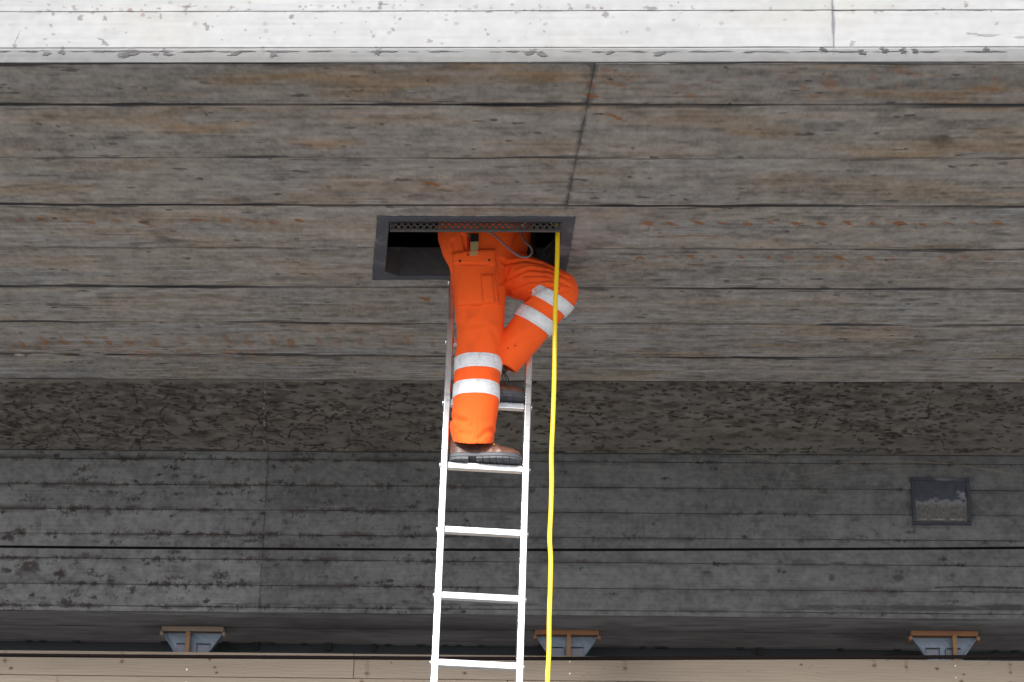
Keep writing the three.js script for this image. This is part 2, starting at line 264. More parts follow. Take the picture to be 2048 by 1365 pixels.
const webJ = [906, 923, 974.5, 1024.5, 1074.5, 1124.5, 1176, 1220, 1231].map((y) => FW.px(1024, y)[1]); webJ[0] = 0; webJ[8] = SW;
const webX = FW.px(528, 1050)[0];
const matWeb = (() => {
  const P = new Paint(2048, 384, TX0, TW, SW), R = rng(31), at = (px, py) => FW.px(px, py);
  const dark = [0.026, 0.021, 0.019], brown = [0.052, 0.042, 0.036];
  P.base((x, s) => {
    const k = row(s, webJ) + (x < webX ? 20 : 0), o = k * 7.3, n = fbm(x * 2.2 + o, s * 5 + o, 4), g = vn(x * 6 + o, s * 150), f2 = fbm(x * 26, s * 26, 2), v = vn(x * 14 + o, s * 3), t = (k % 2 ? 1 : 0.96) * (x < webX ? 1.3 : 1) * (0.12 + 0.6 * n + 0.2 * g + 0.5 * f2 + 0.2 * v + 0.3 * vn(x * 70, s * 70));
    let r = 0.112 * t, gg = 0.1115 * t, b = 0.11 * t;
    const [d, j] = bd(s, webJ), jm = smooth(0.004, 0.001, d) * (0.1 + 0.6 * smooth(0.35, 0.6, vn(x * 3, j * 5.1)));
    const dirt = smooth(0.03, 0.0, d) * smooth(0.5, 0.68, fbm(x * 6 + j * 9, s * 30 + 4, 4)) * 0.75 * (x < webX + 0.9 ? 1 : 0.7) * (j && j < 8 ? 1 : 0.4);
    const m = Math.max(jm, dirt); r = mix(r, 0.042, m); gg = mix(gg, 0.035, m); b = mix(b, 0.032, m);
    return [r, gg, b, 0.35 + 0.25 * f2 + 0.12 * g - 0.3 * m];
  });
  // stains gather in fuzzy clusters on the board joints, mostly on the weathered side of the upright joint
  for (let i = 0; i < 620; i++) {
    const px = R() < 0.72 ? 940 * R() : 2048 * R(), j = 1 + Math.floor(7 * R()), [x] = at(px, 1060), s = webJ[j] + (R() - 0.5) * (R() < 0.65 ? 0.012 : 0.12), sx = 0.012 + 0.05 * R() * R(), ss = 0.004 + 0.012 * R() * R();
    const c = R() < 0.55 ? brown : dark, n = 8 + Math.floor(22 * R());
    for (let k = 0; k < n; k++) { const gx = (R() + R() + R() - 1.5) * 1.3 * sx, gs = (R() + R() + R() - 1.5) * 1.5 * ss, r = 0.002 + 0.0068 * R() * R(); P.blob(x + gx, s + gs, r * (1 + 1.6 * R()), r, c, 0.3 + 0.45 * R(), -0.08, R() * 3, 0.9, i * 31 + k); }
  }
  for (let i = 0; i < 160; i++) { const px = R() < 0.6 ? 920 * R() : 2048 * R(), [x, s] = at(px, 930 + 285 * R()), pts = [[x, s]]; let a = R() * 6.3, X = x, S = s; for (let k = 0; k < 3; k++) { a += (R() - 0.5); X += Math.cos(a) * 0.011; S += Math.sin(a) * 0.008; pts.push([X, S]); } P.stroke(pts, 0.0018, 0.001, dark, 0.5, -0.1, i); }
  for (let i = 0; i < 380; i++) { const r = 0.002 + 0.004 * R() * R(); P.blob(TX0 + TW * R(), SW * R(), r, r, dark, 0.65, -0.35, 0, 0.4, i); }
  for (let i = 0; i < 46; i++) { const r = 0.006 + 0.009 * R() * R(); P.blob(TX0 + TW * R(), SW * R(), r, r * 0.9, [0.05, 0.05, 0.052], 0.6, -0.15, 0, 0.35, i); }
  for (const [px, py, rx, rs, a] of [[1664, 1157, 0.019, 0.019, 0.7], [1797, 1157, 0.034, 0.018, 0.75], [1905, 1151, 0.015, 0.014, 0.6], [1710, 1041, 0.026, 0.011, 0.5], [1283, 1184, 0.01, 0.01, 0.6], [1750, 1062, 0.007, 0.007, 0.6], [1788, 1050, 0.008, 0.008, 0.8], [1754, 1068, 0.008, 0.008, 0.6], [55, 1136, 0.055, 0.035, 0.85], [10, 1142, 0.03, 0.016, 0.8], [12, 1076, 0.04, 0.022, 0.75], [118, 1148, 0.035, 0.028, 0.75], [440, 1152, 0.055, 0.018, 0.8], [130, 1206, 0.05, 0.012, 0.85], [485, 1163, 0.014, 0.02, 0.6], [265, 1180, 0.03, 0.018, 0.7], [145, 1020, 0.022, 0.014, 0.8], [215, 1024, 0.018, 0.03, 0.6], [355, 988, 0.04, 0.008, 0.7], [110, 1074, 0.012, 0.012, 0.8], [690, 992, 0.012, 0.01, 0.7], [835, 1005, 0.012, 0.018, 0.7], [745, 1056, 0.012, 0.012, 0.4], [798, 1054, 0.01, 0.01, 0.45], [524, 1075, 0.02, 0.016, 0.7], [524, 1115, 0.015, 0.018, 0.6], [1412, 1014, 0.01, 0.026, 0.7], [1203, 1024, 0.014, 0.02, 0.6], [1307, 1048, 0.016, 0.016, 0.6], [1560, 1125, 0.02, 0.012, 0.7], [1680, 1127, 0.06, 0.008, 0.8]]) { const [x, s] = at(px, py); if (px > 700) P.blob(x, s, rx, rs, [0.042, 0.04, 0.039], a, -0.2, 0, 0.45, px); else for (let k = 0; k < 26; k++) { const r = 0.2 + 0.3 * R(); P.blob(x + (R() + R() - 1) * rx, s + (R() + R() - 1) * rs, rx * r, rs * r, R() < 0.5 ? dark : brown, a * 0.7, -0.1, R() * 3, 0.9, px + k); } }
  // long dirty streak over the last board, dark damp edge to the right
  for (let i = 0; i < 150; i++) { const [x, s] = at(1450 + 600 * Math.sqrt(R()), 1211 + 9 * (R() - 0.5) + 5); P.blob(x, s, 0.03 + 0.05 * R(), 0.004 + 0.009 * R(), [0.04, 0.037, 0.035], 0.3, -0.05, 0, 0.7, i); }
  for (let i = 0; i < 70; i++) { const [x, s] = at(380 + 700 * R(), 1207 + 5 * R()); P.blob(x, s, 0.03 + 0.04 * R(), 0.003 + 0.003 * R(), [0.042, 0.04, 0.038], 0.35, -0.1, 0, 0.6, i); }
  P.stroke([[1870, 1176], [1930, 1174], [2048, 1177]].map(([a, b]) => at(a, b)), 0.005, 0.006, dark, 0.6, -0.2, 2);
  for (let i = 0; i < 60; i++) { const e = Math.floor(4 * R()), v = R(), [x, s] = at(e < 2 ? 1822 + 120 * v : (e === 2 ? 1821 : 1943), e < 2 ? (e ? 1054 : 954) : 955 + 98 * v); P.blob(x, s, 0.012 + 0.014 * R(), 0.01 + 0.01 * R(), [0.05, 0.048, 0.046], 0.28, 0, 0, 0.8, i); }
  // tide line of a leak
  for (const [pts, c, r] of [[[[1480, 908], [1530, 918], [1563, 930], [1578, 945], [1592, 952], [1640, 945], [1668, 934], [1705, 925], [1790, 922], [1900, 928], [1965, 938], [2048, 952]], [0.21, 0.17, 0.11], 0.0035], [[[1450, 950], [1500, 952], [1560, 962], [1610, 962], [1650, 950], [1690, 944], [1730, 942], [1780, 936], [1850, 936]], [0.055, 0.055, 0.055], 0.003]]) P.stroke(pts.map(([a, b]) => at(a, b)), r, r, c, 0.4, 0.05, 6);
  for (let i = 0; i < 60; i++) { const [x, s] = at(1400 + 560 * R(), 925 + 40 * R()); P.blob(x, s, 0.05, 0.01 + 0.012 * R(), R() < 0.6 ? [0.14, 0.128, 0.108] : [0.075, 0.073, 0.07], 0.22, 0, (R() - 0.5) * 0.4, 0.7, i); }
  for (let i = 0; i < 60; i++) P.blob(webX + (R() - 0.5) * 0.008, SW * R(), 0.003 + 0.005 * R() * R(), 0.012 + 0.02 * R(), dark, 0.28, -0.2, 0, 0.5, i);
  return P.make(0.004, 0.93);
})();

const botJ = [1231, 1261, 1291].map((y) => FB.px(1024, y)[1]); botJ[0] = 0; botJ[2] = SB;
const matBottom = new Paint(2048, 224, TX0, TW, SB).base((x, s) => {
  const n = fbm(x * 2, s * 4, 3), g = vn(x * 14, s * 30), g2 = vn(x * 5, s * 22), pm = smooth(0.5, 0.75, fbm(x * 1.1 + 8, s * 6, 3)) * smooth(0.4, 0.8, g2) * 0.4, t = 0.4 + 0.42 * n + 0.36 * g + 0.3 * g2, d = bd(s, botJ)[0];
  const jm = smooth(0.02, 0.004, d) * (0.3 + 0.6 * vn(x * 4, s * 9)), dk = smooth(0.6, 0.8, fbm(x * 1.4 + 30, s * 3 + 2, 3)) * 0.35; let r = mix(0.183 * t, 0.28, pm), gg = mix(0.175 * t, 0.28, pm), b = mix(0.176 * t, 0.3, pm); const e = (1 - 0.6 * jm) * (1 - dk);
  return [r * e, gg * e, b * e, 0.3 + 0.3 * g + 0.2 * n - 0.2 * jm];
}).make(0.005, 0.94);

const fasJ = [-60, 22, 103].map((y) => FF.px(1024, y)[1]); const fasX = FF.px(1667, 60)[0];
const matFascia = (() => {
  const H = FTOP + SC, P = new Paint(2048, 512, TX0, TW, H), R = rng(12), at = (px, py) => FF.px(px, py);
  P.base((x, s) => { const n = fbm(x * 1.6, s * 5, 4), g = vn(x * 5, s * 90), f2 = fbm(x * 30, s * 30, 2), t = 0.78 + 0.2 * n + 0.08 * g + 0.14 * f2, y = smooth(0.5, 0.8, fbm(x * 1.3 + 3, s * 4 + 2, 3)) * 0.5, lip = s > FTOP ? 0.9 : 1; return [0.196 * t * lip, mix(0.196, 0.192, y) * t * lip, mix(0.197, 0.175, y) * t * lip, 0.4 + 0.25 * f2 + 0.1 * g]; });
  const mk = [[0.11, 0.103, 0.1], [0.105, 0.08, 0.072], [0.055, 0.05, 0.052]];
  const fl = (px, py, rx, rs, c, a, ang = 0) => { const [x, s] = at(px, py); P.blob(x, s, rx, rs, mk[c], a, -0.3, ang, 0.8, Math.floor(px)); };
  for (let i = 0; i < 170; i++) { const px = 2048 * (R() < 0.5 ? R() * 0.6 : R()), py = R() < 0.5 ? 16 + 16 * (R() - 0.5) : 96 * R(), r = 0.004 + 0.009 * R() * R(); fl(px, py, r, r * (0.6 + 0.8 * R()), R() < 0.5 ? 0 : 1, 0.3 + 0.5 * R(), R() * 3); }
  for (const [px, py] of [[532, 62], [582, 33], [530, 47], [390, 47], [778, 65], [1296, 58], [1443, 46], [340, 4], [525, 96]]) { const [x, s] = at(px, py); P.blob(x, s, 0.011, 0.011, [0.14, 0.145, 0.143], 0.8, -0.1, 0, 0.3, px); }
  for (const [px, py, rx, rs, a] of [[28, 92, 0.012, 0.008, 0], [35, 72, 0.003, 0.03, 0.3], [160, 35, 0.01, 0.014, 0], [210, 86, 0.016, 0.012, 0.6], [200, 78, 0.02, 0.004, 0.5], [125, 95, 0.006, 0.01, 0], [210, 36, 0.009, 0.014, 0], [412, 52, 0.01, 0.02, -0.4], [583, 33, 0.012, 0.01, 0], [105, 28, 0.006, 0.008, 0], [100, 22, 0.02, 0.004, 0.5], [320, 33, 0.006, 0.012, 0], [1212, 30, 0.012, 0.012, 0], [1304, 16, 0.03, 0.008, 0], [372, 12, 0.035, 0.006, 0], [770, 8, 0.025, 0.006, 0], [800, 37, 0.008, 0.006, 0], [760, 10, 0.01, 0.02, 0]]) fl(px, py, rx, rs, 2, 0.62, a);
  for (const [px, py, rx] of [[1975, 70, 0.05], [1950, 68, 0.03], [2040, 74, 0.03]]) fl(px, py, rx, 0.006, 0, 0.7, 0);
  for (let i = 0; i < 120; i++) { const [x, s] = at(2048 * R(), 100.5 + 2 * R()); P.blob(x, s, 0.02 + 0.03 * R(), 0.003 + 0.002 * R(), [0.09, 0.086, 0.09], 0.55, -0.4, 0, 0.6, i); }
  for (const px of [90, 120, 240, 250, 262, 310, 330, 470, 545, 755, 1060, 1085, 1220, 1320]) { const [x] = at(px, 108); P.blob(x, FTOP + 0.012 + 0.01 * R(), 0.012 + 0.016 * R(), 0.008 + 0.006 * R(), [0.07, 0.066, 0.07], 0.75, -0.6, (R() - 0.5), 0.8, px); }
  for (const px of [1648, 1770, 1808, 1830, 1976, 1725]) { const [x] = at(px, 108); P.blob(x, FTOP + 0.008 + 0.006 * R(), 0.016, 0.011, [0.04, 0.037, 0.04], 0.9, -0.9, 0.5, 0.8, px); }
  for (let i = 0; i < 60; i++) P.blob(fasX + (R() - 0.5) * 0.008, FTOP * R(), 0.004 + 0.003 * R(), 0.02 + 0.02 * R(), [0.11, 0.11, 0.12], 0.5, -0.3, 0, 0.5, i);
  for (const [k, a] of [[0, 0.4], [1, 0.5]]) for (let i = 0; i < 160; i++) P.blob(TX0 + TW * R(), fasJ[k] + (R() - 0.5) * 0.006, 0.03 + 0.05 * R(), 0.0016 + 0.001 * R(), [0.12, 0.112, 0.108], a, -0.2, 0, 0.5, i);
  return P.make(0.006, 0.9);
})();
const matCore = std(lin(0.2, 0.19, 0.18), 0.95);

const bridge = thing('concrete_bridge', 'board marked concrete bridge with white outer edge and dark stained underside', 'bridge');
{
  // board marks of the soffit
  for (let k = 0; k < 8; k++) {
    const o = { s0: soffitJ[k], s1: soffitJ[k + 1], H: SF, endGap: 0.002, gap: [2, 2, 2, 1.5, 2, 1.5, 1.5, 1.5][k] / 1000, off: [0, 0.003, -0.002, 0.002, 0, 0.003, -0.001, 0.001][k], seed: k + 1 };
    const cut = k < 3 || k === 3, hl = soffitJ[k] < hole.s1 && soffitJ[k + 1] > hole.s0 ? hole : null;
    if (cut && !hl) { mesh('soffit_board_mark', strip(FS, { ...o, xb: jointX }), matSoffit, bridge); mesh('soffit_board_mark', strip(FS, { ...o, xa: jointX, off: o.off + 0.002, seed: k + 20 }), matSoffit, bridge); }
    else mesh('soffit_board_mark', strip(FS, { ...o, hole: hl }), matSoffit, bridge);
  }
  const ha = FH.px(527, 768)[0], haunchX = (s) => mix(ha, webX, s / SH);
  for (const [a, b, s] of [[XA, webX, 1], [webX, XB, 2]]) {
    mesh('haunch_face', strip(FH, { s0: 0, s1: SH, H: SH, xa: s === 1 ? () => a : haunchX, xb: s === 1 ? haunchX : () => b, endGap: 0.002, seed: s + 40, off: s * 0.001, gap: 0.003 }), matHaunch, bridge);
    for (let k = 0; k < 8; k++) mesh('web_board_mark', strip(FW, { s0: webJ[k], s1: webJ[k + 1], H: SW, xa: () => a, xb: () => b, seed: k + 50 + s * 10, gap: 0.0002, endGap: 0.0008, bev: 0.0004, gr: 0.0165, rag: 0.0004, off: 0.0005 * ((k * 3 + s) % 3) - 0.0005 }), matWeb, bridge);
  }
  for (let k = 0; k < 2; k++) mesh('flange_board_mark', strip(FB, { s0: botJ[k], s1: k ? SB + 0.25 : botJ[1], H: SB, seed: k + 80, gap: 0.004 }), matBottom, bridge);
  // fascia boards and chamfer
  const fs = [fasJ[0] - 0.3, ...fasJ.slice(0, 2), FTOP];
  for (const [a, b, s] of [[XA, fasX, 1], [fasX, XB, 2]]) for (let k = 0; k < 3; k++) mesh('fascia_board_mark', strip(FF, { s0: fs[k], s1: fs[k + 1], H: FTOP + SC, xa: () => a, xb: () => b, seed: k + 90 + s * 7, gap: 0.0003, endGap: 0.0015, bev: 0.0004, gr: 0.016, rag: k === 2 ? 0.0012 : 0.0003, off: 0.0004 * ((k + s) % 2) }), matFascia, bridge);
  { const g = strip(FC, { s0: 0, s1: SC, H: 1, seed: 99, gap: 0.0006, bev: 0.001, rag: 0.0012 }), p = g.attributes.position, u = g.attributes.uv; for (let i = 0; i < u.count; i++) u.setY(i, (FTOP + u.getY(i) * 1) / (FTOP + SC)); mesh('chamfer', g, matFascia, bridge); }
  // the body of the bridge behind its faces, hollow above the access hole
  const c = 0.014, shp = new THREE.Shape([[XA, zN - 0.01], [XB, zN - 0.01], [XB, zF - 0.3], [XA, zF - 0.3]].map(([x, z]) => new THREE.Vector2(x, -z)));
  shp.holes.push(new THREE.Path([[hole.L(hole.s0), hole.s0], [hole.R(hole.s0), hole.s0], [hole.R(hole.s1), hole.s1], [hole.L(hole.s1), hole.s1]].map(([x, s]) => new THREE.Vector2(x, -(zN - s)))));
  const slab = new THREE.ExtrudeGeometry(shp, { depth: 0.125, bevelEnabled: false }); slab.rotateX(-Math.PI / 2); slab.translate(0, YS + c, 0);
  mesh('soffit_slab', slab, matCore, bridge);
  mesh('edge_beam', boxG(XA, XB, YS + LIP + 0.002, YS + 1.9, fz - 0.25, fz - c), matCore, bridge);
  mesh('deck', boxG(XA, XB, YS + 1.55, YS + 1.88, -19, fz - 0.252), matCore, bridge);
  const web = new THREE.Shape([[zF - 0.301, YS + 1.548], [zF - 0.301, YS + c], [zF - 0.01, YS + c], [zW - c, yW], [zW - c, yB + c], [zW - SB - 0.9, yB + c], [zW - SB - 0.9, YS + 1.548]].map(([z, y]) => new THREE.Vector2(-z, y)));
  const wg = new THREE.ExtrudeGeometry(web, { depth: XB - XA, bevelEnabled: false }); wg.rotateY(Math.PI / 2); wg.translate(XA, 0, 0);
  mesh('girder_core', wg, matCore, bridge);
  for (const x of [XA, XB - 0.2]) mesh('end_wall', boxG(x, x + 0.2, YS + 0.145, YS + 1.545, zF - 0.298, fz - 0.255), matCore, bridge);
}

// ---------------------------------------------------------------- steel hatch in the soffit
const steelPaint = (w, r, g, b, seed, rough = 0.55, metal = 0.5) => new Paint(512, 512, 0, w, w).base((x, s) => { const n = fbm(x * 9 + seed, s * 9, 4), f = fbm(x * 60, s * 60 + seed, 2), m = smooth(0.62, 0.75, n) * 0.5, t = 0.6 + 0.5 * n + 0.3 * f; return [mix(r * t, 0.24, m), mix(g * t, 0.24, m), mix(b * t, 0.25, m), 0.5 * n + 0.4 * f]; }).make(0.001, rough, { metalness: metal });
const matFrame = steelPaint(0.6, 0.075, 0.085, 0.105, 3, 0.6, 0.2);
const matLiner = steelPaint(0.6, 0.085, 0.085, 0.09, 8, 0.5, 0.2);
const matGrate = steelPaint(0.3, 0.1, 0.09, 0.085, 14, 0.6, 0.3);
const uvXZ = (g, k = 1) => { const p = g.attributes.position, u = []; for (let i = 0; i < p.count; i++) u.push((p.getX(i) + p.getY(i)) * k, (p.getZ(i) + p.getY(i) * 0.7) * k); g.setAttribute('uv', new THREE.Float32BufferAttribute(u, 2)); return g; };
const inPx = [[778, 440], [1124, 441], [1117, 549], [800, 551], [769, 541]], inner = inPx.map(([a, b]) => onY(a, b, YS));
const zNearIn = inner[0].z, zT = onY(950, 550, YS).z;
{
  const h = thing('access_hatch', 'open rectangular hatch with dark steel frame in the bridge underside above the ladder', 'hatch');
  const out = [[755, 431], [1151, 432], [1129, 555], [745, 557]].map(([a, b]) => onY(a, b, YS));
  const rough = out.flatMap((p, i) => { const e = out[(i + 1) % 4]; return Array.from({ length: 44 }, (_, k) => { const t = k / 44, v = p.clone().lerp(e, t), w = 0.011 * (fbm(v.x * 26, v.z * 26, 3) - 0.5); return new THREE.Vector2(v.x + w, -v.z + w * (i % 2 ? 0.3 : 1.6)); }); });
  const s = new THREE.Shape(rough); s.holes.push(new THREE.Path(inner.map((p) => new THREE.Vector2(p.x, -p.z))));
  const g = new THREE.ExtrudeGeometry(s, { depth: 0.008, bevelEnabled: true, bevelSize: 0.0015, bevelThickness: 0.0015, bevelSegments: 1 }); g.rotateX(-Math.PI / 2); g.translate(0, YS - 0.007, 0);
  mesh('frame', uvXZ(g, 1.6), matFrame, h);
  const c = inner.reduce((a, p) => a.add(p), V3(0, 0, 0)).multiplyScalar(1 / inner.length);
  inner.forEach((p, i) => {
    const n = inner[(i + 1) % inner.length], e = n.clone().sub(p), o = V3(-e.z, 0, e.x).normalize(); if (o.dot(p.clone().sub(c)) < 0) o.negate();
    const a = p.clone().addScaledVector(o, 0.0005), b = n.clone().addScaledVector(o, 0.0005), t = 0.005;
    const q4 = new THREE.Shape([a, b, b.clone().addScaledVector(o, t), a.clone().addScaledVector(o, t)].map((v) => new THREE.Vector2(v.x, -v.z)));
    const w = new THREE.ExtrudeGeometry(q4, { depth: i === 3 ? 0.1 : 0.125, bevelEnabled: false }); w.rotateX(-Math.PI / 2); w.translate(0, YS + 0.003, 0);
    mesh('liner_plate', uvXZ(w, 1.2), matLiner, h);
  });
  // the perforated lid edge hanging at the outer side, holes punched through
  const zG = zNearIn - 0.035, a = onZ(781, 466, zG), b = onZ(1122, 463, zG), x0 = a.x, x1 = b.x, y0 = (a.y + b.y) / 2, y1 = YS + 0.06;
  const ps = new THREE.Shape([[x0, y0], [x1, y0], [x1, y1], [x0, y1]].map((v) => new THREE.Vector2(...v)));
  const pitch = 0.0262, rr = 0.0063; let r_ = 0;
  for (let y = y0 + 0.021; y < y1 - 0.01; y += pitch / 2, r_++) for (let x = x0 + 0.02 + (r_ % 2) * pitch / 2; x < x1 - 0.014; x += pitch) { const hp = new THREE.Path(); hp.absarc(x, y, rr, 0, Math.PI * 2, true); ps.holes.push(hp); }
  const pg = new THREE.ExtrudeGeometry(ps, { depth: 0.003, bevelEnabled: false, curveSegments: 5 }); pg.translate(0, 0, zG);
  const lid = mesh('perforated_lid', uvXZ(pg, 3), matGrate, h); lid.userData.label = 'rusty perforated steel plate along the outer side of the hatch';
  mesh('lip', uvXZ(rboxG(x0 - 0.002, x1 + 0.002, y0 - 0.003, y0 + 0.009, zG + 0.0035, zG + 0.014, 0.004), 5), matGrate, lid);
  for (const x of [x0, x1]) mesh('side_lip', rboxG(x - 0.003, x + 0.003, y0 - 0.002, y1, zG + 0.0032, zG + 0.013, 0.002), matGrate, lid);
  for (const [px, py] of [[1050, 446], [1045, 450], [1102, 446]]) { const p = onZ(px, py, zG + 0.004), g = new THREE.SphereGeometry(0.0045, 10, 8); g.scale(1, 1, 0.5); g.translate(p.x, p.y, p.z); mesh('rivet', g, std(lin(0.3, 0.3, 0.3), 0.4, 0.6), lid); }
  // stay arm inside on the right
  const m = onY(1100, 520, YS + 0.06); const arm = rboxG(-0.006, 0.006, 0, 0.16, -0.02, 0.02, 0.003); arm.rotateZ(-0.7); arm.translate(m.x - 0.03, YS + 0.09, m.z); mesh('stay_arm', arm, matLiner, h);
  settle(h, V3(c.x, YS, c.z));
}

// ---------------------------------------------------------------- closed box cover on the web
{
  const h = thing('service_cover', 'small square blue grey steel cover with mortar smeared over its lower half', 'cover');
  const p0 = onZ(1826, 1051, zW), p1 = onZ(1938, 958, zW), x0 = p0.x, x1 = p1.x, y0 = p0.y, y1 = p1.y, z = zW + 0.004, f = 0.016;
  const m = steelPaint(0.4, 0.028, 0.032, 0.044, 21, 0.6, 0.1);
  mesh('frame_bar', uvXZ(rboxG(x0, x1, y1 - f, y1, z - 0.01, z + 0.012)), m, h); mesh('frame_bar', uvXZ(rboxG(x0, x1, y0, y0 + f, z - 0.01, z + 0.012)), m, h);
  mesh('frame_bar', uvXZ(rboxG(x0, x0 + f, y0 + f + 0.001, y1 - f - 0.001, z - 0.01, z + 0.012)), m, h); mesh('frame_bar', uvXZ(rboxG(x1 - f, x1, y0 + f + 0.001, y1 - f - 0.001, z - 0.01, z + 0.012)), m, h);
  const W = x1 - x0, Hh = y1 - y0, P = new Paint(256, 224, 0, W, Hh).base((x, s) => { const n = fbm(x * 40, s * 40, 3), k = smooth(0.56, 0.5, s / Hh + (n - 0.5) * 0.22), e = smooth(0.1, 0, Math.abs(s / Hh - 0.48 + (n - 0.5) * 0.18)) , t = 0.6 + 0.7 * n; const c = [0.035, 0.04, 0.056].map((v, i) => mix(v * t, [0.088, 0.083, 0.078][i] * (0.5 + 1.1 * fbm(x * 120, s * 120, 2)), k)); return [...c.map((v, i) => mix(v, [0.2, 0.2, 0.22][i], e * 0.5)), 0.3 + 0.5 * k * n]; });
  const R = rng(4); for (let i = 0; i < 8; i++) P.blob(W * (0.8 + 0.12 * R()), Hh * (0.5 + 0.2 * R()), 0.012, 0.012, [0.22, 0.22, 0.25], 0.5, 0, 0.7, 0.8, i);
  for (let i = 0; i < 20; i++) P.blob(W * (0.15 + 0.7 * R()), Hh * 0.12, 0.012, 0.004, [0.24, 0.23, 0.22], 0.6, 0, 0, 0.8, i);
  P.blob(W * 0.9, Hh * 0.52, 0.006, 0.007, [0.012, 0.012, 0.015], 1, -0.5, 0, 0.2, 1);
  const pg = boxG(x0 + f, x1 - f, y0 + f, y1 - f, z - 0.012, z + 0.003), pp = pg.attributes.position, u = []; for (let i = 0; i < pp.count; i++) u.push((pp.getX(i) - x0) / W, (pp.getY(i) - y0) / Hh); pg.setAttribute('uv', new THREE.Float32BufferAttribute(u, 2));
  mesh('plate', pg, P.make(0.003, 0.7), h);
  settle(h, V3((x0 + x1) / 2, y0, z));
}

// ---------------------------------------------------------------- abutment, service channel
{
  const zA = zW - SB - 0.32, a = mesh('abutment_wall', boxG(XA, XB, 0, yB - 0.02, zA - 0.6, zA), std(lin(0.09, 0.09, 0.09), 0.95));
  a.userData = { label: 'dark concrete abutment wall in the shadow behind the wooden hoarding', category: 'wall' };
  const ch = thing('cable_channel', 'dark blue grey steel channel with clips along the bottom of the girder', 'channel');
  const zc = zW - SB - 0.03, yt = onZ(1024, 1289, zc).y, m = std(lin(0.035, 0.04, 0.045), 0.5, 0.3);
  mesh('channel_web', boxG(XA, XB, yt - 0.14, yt, zc - 0.02, zc), m, ch);
  mesh('top_flange', boxG(XA, XB, yt + 0.001, yt + 0.006, zc - 0.02, zc + 0.018), std(lin(0.06, 0.062, 0.066), 0.5, 0.3), ch);
  const R = rng(8), cm = std(lin(0.02, 0.02, 0.02), 0.6);
  for (const px of [57, 85, 152, 330, 452, 512, 542, 608, 657, 748, 777, 842, 890, 918, 963, 1080, 1285, 1318, 1328, 1480, 1520, 1680, 1795, 1990, 2030]) { const x = onZ(px, 1289, zc).x, w = 0.012 + 0.012 * R(); mesh('clip', rboxG(x - w, x + w, yt - 0.02 - 0.03 * (R() < 0.2), yt + 0.02, zc + 0.001, zc + 0.028, 0.004), cm, ch); }
  settle(ch, V3(0, yt - 0.14, zc));
}

// ---------------------------------------------------------------- wooden hoarding and its posts
function woodMat(seed, r, g, b, W, H, rough = 0.75, knots = 10) {
  const P = new Paint(Math.min(2048, Math.round(W * 340)), Math.max(48, Math.round(H * 420)), 0, W, H), R = rng(seed), K = [];
  for (let i = 0; i < knots; i++) K.push([W * R(), H * (0.12 + 0.76 * R()), 0.004 + 0.006 * R()]);
  P.base((x, s) => {
    let y = s + 0.018 * (fbm(x * 0.8 + seed, s * 2, 2) - 0.5); for (const [kx, ks, kr] of K) { const e = Math.exp(-Math.pow((x - kx) / 0.09, 2)); y += e * 0.013 * Math.tanh((s - ks) / 0.02); }
    const rg = Math.pow(0.5 + 0.5 * Math.sin(y * 380 + 5 * fbm(x * 0.5 + seed, y * 9, 2)), 2.5), g1 = vn(x * 9, s * 300 + seed), bl = fbm(x * 1.1 + seed, s * 6, 3), t = 0.8 + 0.14 * g1 + 0.34 * bl - 0.11 * rg, ry = smooth(0.55, 0.8, fbm(x * 0.9 + seed * 3, s * 22, 3)) * 0.35;
    return [mix(r, r * 0.92, ry) * t, mix(g, g * 0.8, ry) * t, mix(b, b * 0.66, ry) * t, 0.6 - 0.3 * rg + 0.2 * g1];
  });
  for (const [kx, ks, kr] of K) { P.blob(kx, ks, kr * 1.7, kr * 1.2, [r * 0.5, g * 0.36, b * 0.25], 0.8, -0.1, 0, 0.3, kx * 9); P.blob(kx, ks, kr * 0.7, kr * 0.6, [r * 0.16, g * 0.11, b * 0.09], 0.9, -0.2, 0, 0.3, kx * 5); if (R() < 0.4) P.blob(kx, ks + 0.02, 0.012, 0.05, [r * 0.6, g * 0.45, b * 0.3], 0.4, 0, 0.1 * R(), 0.7, kx * 3); }
  for (let i = 0; i < knots * 2; i++) P.blob(W * R(), H * R(), 0.003 + 0.01 * R(), 0.0016, [r * 0.3, g * 0.22, b * 0.18], 0.7, -0.1, 0, 0.5, i);
  const m = P.make(0.0012, rough); return m;
}
const ZH = zW + 0.04;                                       // front of the boards
const boardTops = [1311.5, 1361.5].map((y) => onZ(1024, y, ZH).y), bh = boardTops[0] - boardTops[1];
